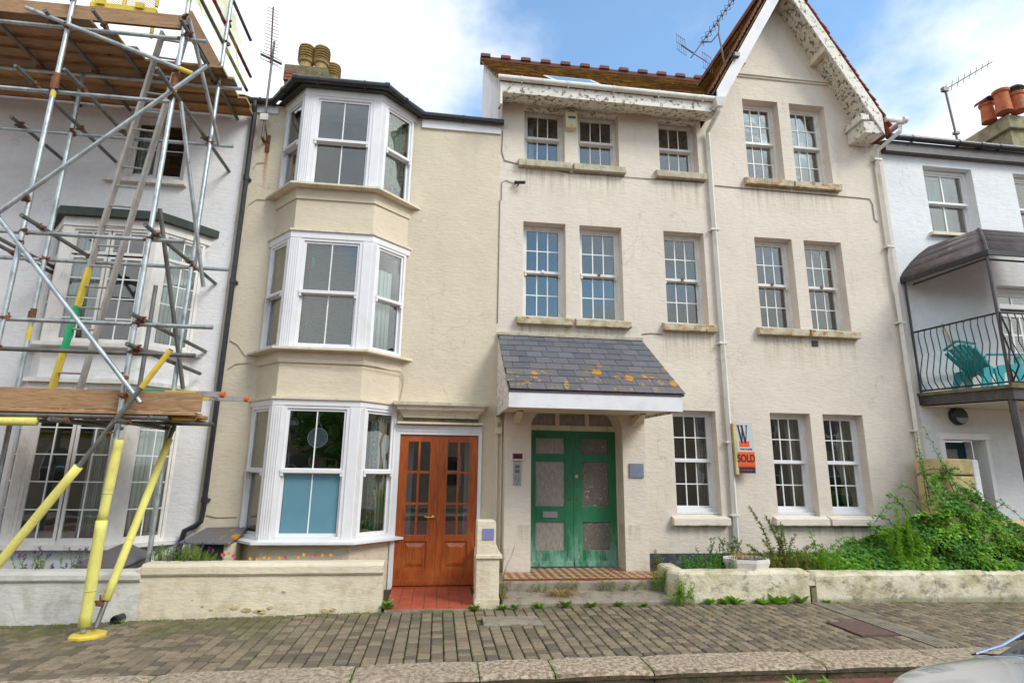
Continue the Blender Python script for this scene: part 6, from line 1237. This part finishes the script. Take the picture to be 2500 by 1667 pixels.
for (x, y, L) in ((3.05, -3.70, .13), (3.35, -3.68, .12), (4.05, -3.66, .10), (2.62, -3.68, .09), (-2.3, -3.7, .1), (3.2, -3.85, .09)): rosette('gutter_weed', 'small green weed growing in the gutter against the kerb', (x, y, gz(x)-.13), 15, L, 'weeds growing in the gutter')
for (x, y, L) in ((1.0, -1.27, .09), (1.3, -1.25, .10), (1.62, -1.24, .12), (1.95, -1.25, .10), (2.3, -1.25, .1), (2.62, -1.26, .08), (.50, -1.30, .11), (.84, -1.28, .1)): rosette('path_weed', 'small green tuft at the front edge of the lower porch slab', (x, y, gz(x)), 26, L, 'green tufts along the porch slab', 'grass')
rosette('path_weed', 'green tuft at the right end of the cream garden wall', (-.53, -1.22, 0), 34, .15, None, 'grass'); rosette('path_weed', 'green leaves growing beside the black drain outlet', (-3.40, -1.34, gz(-3.4)), 12, .06)
# planter
m = MB(); c = Vector((4.27, -.80, .10)); n = 8; pr_ = [(.25, .0), (.31, .30), (.335, .36), (.335, .40), (.29, .40), (.27, .33)]; m.lathe(c, pr_, 8); pl = m.build('planter', 'white_p', None); tag(pl, 'white octagonal planter of dry earth behind the low wall', 'planter'); m = MB(); m.lathe(c, [(.27, .33), (.2, .365), (.0, .37)], 8); m.build('earth', 'soil', pl)
pl.scale = (1, .8, 1); pl.location.y = -.16
# lavender and pansies
def lav(label, base, n, h, sp, cn=1.0):
    t = thing('lavender', label, 'lavender', base); l = MB(); f = MB(); s_ = MB()
    for _ in range(n):
        p = curve_stem(Vector(base)+Vector((R.uniform(-sp, sp), R.uniform(-.1, .1), 0)), h*R.uniform(.55, 1), (R.uniform(-.12, .12), R.uniform(-.06, .06)), 5); s_.tube(p, .0022, 3, cap=False); leafy(l, p, 170, .04, .14, droop=-.4, start=.0)
        if R.random() < .4*cn:
            for _ in range(14): leaf_quad(f, p[-1]+Vector((R.uniform(-.009, .009), R.uniform(-.009, .009), R.uniform(-.01, .045))), rv(1), rv(1), .02, .014)
    s_.build('stems', 'grass', t); l.build('leaves', 'grass', t, kind='stuff'); f.build('flowers', 'purple', t, kind='stuff')
lav('sparse lavender with dark flower heads at the left behind the white wall', (-4.62, -.95, .1), 15, .58, .12, 2.2); lav('second sparse lavender to the right, in front of the white bay', (-4.22, -.95, .1), 13, .56, .10, 2.2); lav('bushy lavender with purple flowers beside the slate-topped box', (-3.05, -.95, .12), 150, .60, .22, .5); lav('bright green end of the lavender bed under the slate-topped box', (-2.76, -.98, .12), 70, .52, .14, .1)
pan = thing('pansies', 'row of yellow, orange and pink pansies along the top of the cream wall', 'flowers', (-1.9, -1.0, .4)); l = MB(); fy = MB(); fp = MB()
for _ in range(60): x = R.uniform(-2.66, -1.2); leaf_quad(l, Vector((x, -1.0+R.uniform(-.04, .04), .46)), Vector((R.uniform(-1, 1), -.5, R.uniform(.4, 1.5))), Vector((0, -1, .3)), .07, .035)
for (x, z, k) in ((-2.52, .60, 1), (-2.46, .61, 0), (-2.40, .58, 1), (-2.12, .55, 0), (-2.04, .57, 0), (-1.98, .56, 0), (-1.86, .565, 0), (-1.80, .56, 1), (-1.64, .57, 0), (-1.58, .60, 0), (-1.46, .585, 1), (-1.36, .59, 0), (-1.26, .595, 0), (-2.20, .555, 0)):
    for q in range(5): a_ = q*2*math.pi/5; leaf_quad(fp if k else fy, Vector((x, -1.02, z)), Vector((math.cos(a_), -.35, math.sin(a_))), Vector((0, -1, 0)), .033 if k else .026, .03)
l.build('leaves', 'bright_leaf', pan, kind='stuff'); fy.build('yellow_petals', 'yellow_p', pan); fp.build('pink_petals', 'pink', pan)
# boxes against the wall
SBX = thing('meter_housing', 'small timber-fronted housing with a rough slate top beside the lowest bay', 'meter box', (-2.87, -.45, .1)); B('side', 'garden_cream', SBX, (-3.10, -2.99, -.52, -.02, .05, .66)); B('side', 'garden_cream', SBX, (-2.69, -2.60, -.52, -.02, .05, .66)); B('shutter', 'mossy_cement', SBX, (-2.99, -2.69, -.42, -.38, .05, .62)); B('lintel', 'black', SBX, (-2.99, -2.69, -.5, -.05, .62, .655))
m = MB(); m.hexa([(-3.20, -.62, .675), (-2.59, -.62, .66), (-2.56, -.03, .78), (-3.10, -.03, .78), (-3.20, -.62, .70), (-2.59, -.62, .69), (-2.56, -.03, .83), (-3.10, -.03, .82)]); m.build('slate_top', 'slate', SBX, bevel=.006)
GB = thing('storage_box', 'grey plastic storage box with a sloping lid behind the white garden wall', 'storage box', (-3.85, -.8, .1)); m = MB(); m.hexa([(-4.16, -.94, .05), (-3.71, -.98, .05), (-3.52, -.66, .05), (-3.86, -.56, .05), (-4.16, -.94, .455), (-3.71, -.98, .42), (-3.52, -.66, .54), (-3.86, -.56, .66)]); m.build('body', 'grey_plastic', GB); m = MB(); m.hexa([(-4.2, -.97, .455), (-3.69, -1.01, .415), (-3.49, -.66, .535), (-3.86, -.53, .66), (-4.2, -.97, .49), (-3.69, -1.01, .45), (-3.49, -.66, .57), (-3.86, -.53, .695)]); m.build('lid', 'grey_plastic', GB, bevel=.006); B('clasp', 'ink', GB, (-3.95, -3.87, -.995, -.97, .385, .42))
DR = thing('drain_outlet', 'short black drain pipe poking out at the foot of the white garden wall', 'drain pipe', (-3.45, -1.3, .0)); m = MB(); d_ = Vector((-.15, -1, -.05)).normalized(); m.lathe((-3.44, -1.22, .04+gz(-3.4)), [(.047, 0), (.047, .15), (.04, .15), (.04, .02)], 16, d_); m.build('pipe', 'black', DR)
m = MB(); m.lathe((-3.44, -1.22, .04+gz(-3.4)), [(.052, .10), (.052, .13), (.0471, .13)], 16, d_); m.build('collar', 'black', DR)
# ================================================================ BALCONY CHAIR AND BROOM
CH = thing('garden_chair', 'turquoise slatted plastic armchair on the balcony behind the railings', 'chair', (8.85, -.55, 3.0)); cm = lambda *a, **k: None
bx, by, bz = 8.72, -.52, 3.0; ua = Vector((1, .08, 0)).normalized(); va = Vector((-.08, 1, 0)).normalized()
def cp(a, b, c): return Vector((bx, by, bz))+ua*a+va*b+Vector((0, 0, c))
m = MB(); m.hexa([cp(0, -.24, .30), cp(.48, -.24, .36), cp(.48, .24, .36), cp(0, .24, .30), cp(0, -.24, .33), cp(.48, -.24, .39), cp(.48, .24, .39), cp(0, .24, .33)]); m.build('seat', 'turq', CH)
for k in range(7):
    t_ = (k-3)/3; w_ = .029; b0 = t_*.19; top = .70-.10*t_*t_; m = MB(); m.hexa([cp(-.02, b0-w_, .30), cp(.01, b0-w_, .30), cp(.01, b0+w_, .30), cp(-.02, b0+w_, .30), cp(-.34, b0*1.25-w_, top+.03), cp(-.31, b0*1.25-w_, top+.05), cp(-.31, b0*1.25+w_, top+.05), cp(-.34, b0*1.25+w_, top+.03)]); m.build('back_slat', 'turq', CH)
m = MB(); m.tube([cp(-.33, -.27, .70), cp(-.37, 0, .80), cp(-.33, .27, .70)], .022, 6); m.build('top_rail', 'turq', CH); m = MB(); m.tube([cp(-.16, -.26, .50), cp(-.17, .26, .50)], .022, 6); m.build('back_brace', 'turq', CH)
for s_ in (-1, 1):
    m = MB(); m.hexa([cp(-.12, .27*s_-.04, .525), cp(.55, .29*s_-.045, .555), cp(.55, .29*s_+.045, .555), cp(-.12, .27*s_+.04, .525), cp(-.12, .27*s_-.04, .55), cp(.55, .29*s_-.045, .58), cp(.55, .29*s_+.045, .58), cp(-.12, .27*s_+.04, .55)]); m.build('armrest', 'turq', CH)
    m = MB(); m.ext([cp(.02, .26*s_, 0), cp(.10, .26*s_, 0), cp(.16, .26*s_, .25), cp(.32, .26*s_, .33), cp(.40, .26*s_, .25), cp(.50, .26*s_, 0), cp(.58, .26*s_, 0), cp(.54, .26*s_, .54), cp(.44, .26*s_, .54), cp(.42, .26*s_, .42), cp(.12, .26*s_, .38), cp(-.02, .26*s_, .32)], va*.03); m.build('leg', 'turq', CH)
    m = MB(); m.ext([cp(-.30, .24*s_, 0), cp(-.24, .24*s_, 0), cp(.02, .24*s_, .30), cp(-.04, .24*s_, .36), cp(-.20, .24*s_, .32)], va*.03); m.build('leg', 'turq', CH)
m = MB(); m.tube([(8.93, .0, 3.62), (8.68, -.02, 4.25)], .016, 6); bh = m.build('broom_handle', 'ochre', None); tag(bh, 'light wooden broom handle leaning on the wall behind the turquoise chair', 'broom')
tag(B('doormat_brick', 'ochre', None, (9.02-.35, 9.25-.35, -1.25, -1.05, 2.99, 3.05)), 'small tan block on the balcony floor beside the corner post', 'block')
# ================================================================ SILVER CAR (nose towards the left, windscreen rising to the right)
CR = thing('parked_car', 'silver car parked in the road, its nose cropped by the bottom right corner', 'car', (4.2, -6.6, -.13))
yf, yn = -5.72, -7.35
def section(x, z_edge, z_mid, inset): return [(x, yf-inset, z_edge-.34), (x, yf-.005-inset, z_edge-.12), (x, yf-.03-inset, z_edge-.03), (x, yf-.09-inset, z_edge+.0), (x, yf-.30-inset*.7, z_edge+z_mid*.8), (x, (yf+yn)/2, z_edge+z_mid), (x, yn+.30+inset*.7, z_edge+z_mid*.8), (x, yn+.09+inset, z_edge), (x, yn+.03+inset, z_edge-.03), (x, yn+.005+inset, z_edge-.12), (x, yn+inset, z_edge-.34)]
S = [section(2.04, .60, .02, .40), section(2.09, .655, .04, .20), section(2.18, .69, .05, .09), section(2.32, .715, .06, .03), section(2.52, .735, .07, .0), section(2.70, .75, .085, .0), section(2.80, .755, .09, 0)]
def skin(m, S):
    k = len(S[0]); m.mesh([p for s in S for p in s], [(i*k+j, i*k+j+1, (i+1)*k+j+1, (i+1)*k+j) for i in range(len(S)-1) for j in range(k-1)])
m = MB(); skin(m, S); bn = m.build('bonnet', 'silver', CR, smooth=True); bn.modifiers.new('s', 'SUBSURF').render_levels = 2
m = MB(); skin(m, [section(2.82, .745, .05, 0), section(3.3, .79, .0, 0), section(4.3, .82, 0, 0), section(6.0, .82, 0, .02), section(6.3, .74, 0, .15)]); m.build('body', 'silver', CR, smooth=True)
m = MB(); m.ext([(2.06, yf-.6, -.05+.1), (2.06, yf-.6, .5), (6.3, yf-.6, .5), (6.3, yf-.6, .05)], (0, -.5, 0)); m.box(2.35, 6.1, yn+.02, yf-.02, .06, .44); m.box(2.08, 2.35, yn+.45, yf-.45, .1, .54); m.build('lower_body', 'silver', CR)
W0 = [(2.80, yf-.10, .765), (3.62, yf-.27, 1.23), (3.62, yn+.27, 1.23), (2.80, yn+.10, .765)]
m = MB(); m.mesh([(2.80, yf-.12, .76), (2.79, (yf+yn)/2, .84), (2.80, yn+.12, .76), (3.62, yn+.28, 1.23), (3.64, (yf+yn)/2, 1.27), (3.62, yf-.28, 1.23)], [(0, 1, 4, 5), (1, 2, 3, 4)]); m.build('windscreen', 'carglass', CR)
m = MB(); m.mesh([(3.62, yf-.28, 1.23), (3.64, (yf+yn)/2, 1.27), (3.62, yn+.28, 1.23), (5.6, yn+.3, 1.22), (5.6, (yf+yn)/2, 1.26), (5.6, yf-.3, 1.22)], [(0, 5, 4, 1), (1, 4, 3, 2)]); m.build('roof', 'silver', CR)
for s_, y in ((1, yf), (-1, yn)):
    m = MB(); m.mesh([(2.95, y-.03*s_, .80), (5.9, y-.03*s_, .82), (5.6, y-.29*s_, 1.21), (3.62, y-.27*s_, 1.21)], [(0, 1, 2, 3)]); m.build('side_window', 'carglass', CR)
    m = MB(); m.tube([(2.74, y-.06*s_, .752), (2.86, y-.10*s_, .80), (3.62, y-.27*s_, 1.235), (5.6, y-.29*s_, 1.225)], .009, 8); m.build('chrome_trim', 'chrome', CR)
    m = MB(); skin(m, [[(2.085+.0, y-.45*s_, .50), (2.12, y-.36*s_, .56), (2.15, y-.30*s_, .60)], [(2.14, y-.30*s_, .50), (2.17, y-.22*s_, .575), (2.21, y-.18*s_, .625)], [(2.25, y-.12*s_, .52), (2.27, y-.09*s_, .60), (2.31, y-.10*s_, .655)], [(2.42, y-.02*s_, .56), (2.44, y-.02*s_, .63), (2.46, y-.06*s_, .675)]]); m.build('headlight', 'headlamp', CR, smooth=True)
    pass
    for xw in (2.95, 5.3):
        m = MB(); m.lathe((xw, y-.0*s_-.2*(s_ > 0), .19), [(.0, 0), (.32, 0), (.33, .03), (.33, .17), (.32, .2), (0, .2)], 24, (0, 1, 0)); wh = m.build('wheel', 'tyre', CR); m = MB(); m.lathe((xw, (y+.002 if s_ > 0 else y-.002), .19), [(.21, 0), (.2, .012), (.05, .02)], 20, (0, s_, 0)); m.build('rim', 'steel', wh)
m = MB(); m.tube([(2.745, yf-.03, .74), (2.75, yf-.10, .762), (2.76, yf-.35, .815), (2.76, (yf+yn)/2, .838)], .004, 4); m.build('bonnet_seam', 'tyre', CR)
# ================================================================ THE OTHER SIDE OF THE STREET (seen in the windows)
OP = thing('opposite_house', 'plain brick terrace across the street, seen only as a reflection in the windows', 'house', (0, -22, 0)); m = MB(); facade(m, -26, 30, -.2, 5.2, 0, [], th=.1); m.v = [Vector((-v.x, -21.5-v.y, v.z*.92)) for v in m.v]; m.build('wall', 'far_wall', OP); m = MB(); m.ext([(-30, -21.2, 5.2), (-30, -25, 7.4), (-30, -29, 5.2)], (60, 0, 0)); m.build('roof', 'felt', OP)
for k in range(-6, 8):
    for z in (.9, 3.2): B('window', 'carglass', OP, (k*3.6, k*3.6+1.1, -21.5, -21.44, z, z+1.4)); B('window_frame', 'upvc', OP, (k*3.6-.08, k*3.6, -21.5, -21.42, z-.08, z+1.48), (k*3.6+1.1, k*3.6+1.18, -21.5, -21.42, z-.08, z+1.48), (k*3.6, k*3.6+1.1, -21.5, -21.42, z+.67, z+.73))
for (x, y, h) in ((-4.5, -18.5, 5.5), (3.6, -18.8, 4.2)):
    TRR = thing('street_tree', 'leafy tree across the street near x=%d, seen only in reflections' % x if False else ('broad leafy tree across the street, reflected in the left windows' if x < 0 else 'smaller leafy tree across the street, reflected in the right windows'), 'tree', (x, y, 0)); m = MB(); m.tube([(x, y, 0), (x+.1, y, 1.5), (x, y, h*.7)], [.16, .12, .05], 8); m.build('trunk', 'stem', TRR); m = MB()
    for _ in range(5200):
        d = rv(1); 
        if d.length > 1: continue
        c = Vector((x, y, h*.66))+Vector((d.x*1.9, d.y*1.7, d.z*h*.36)); leaf_quad(m, c, rv(1), rv(1), .22, .14)
    m.build('crown', 'bramble', TRR, kind='stuff')
for o in bpy.data.objects:
    if o.name.split('.')[0] in ('bonnet',): pass
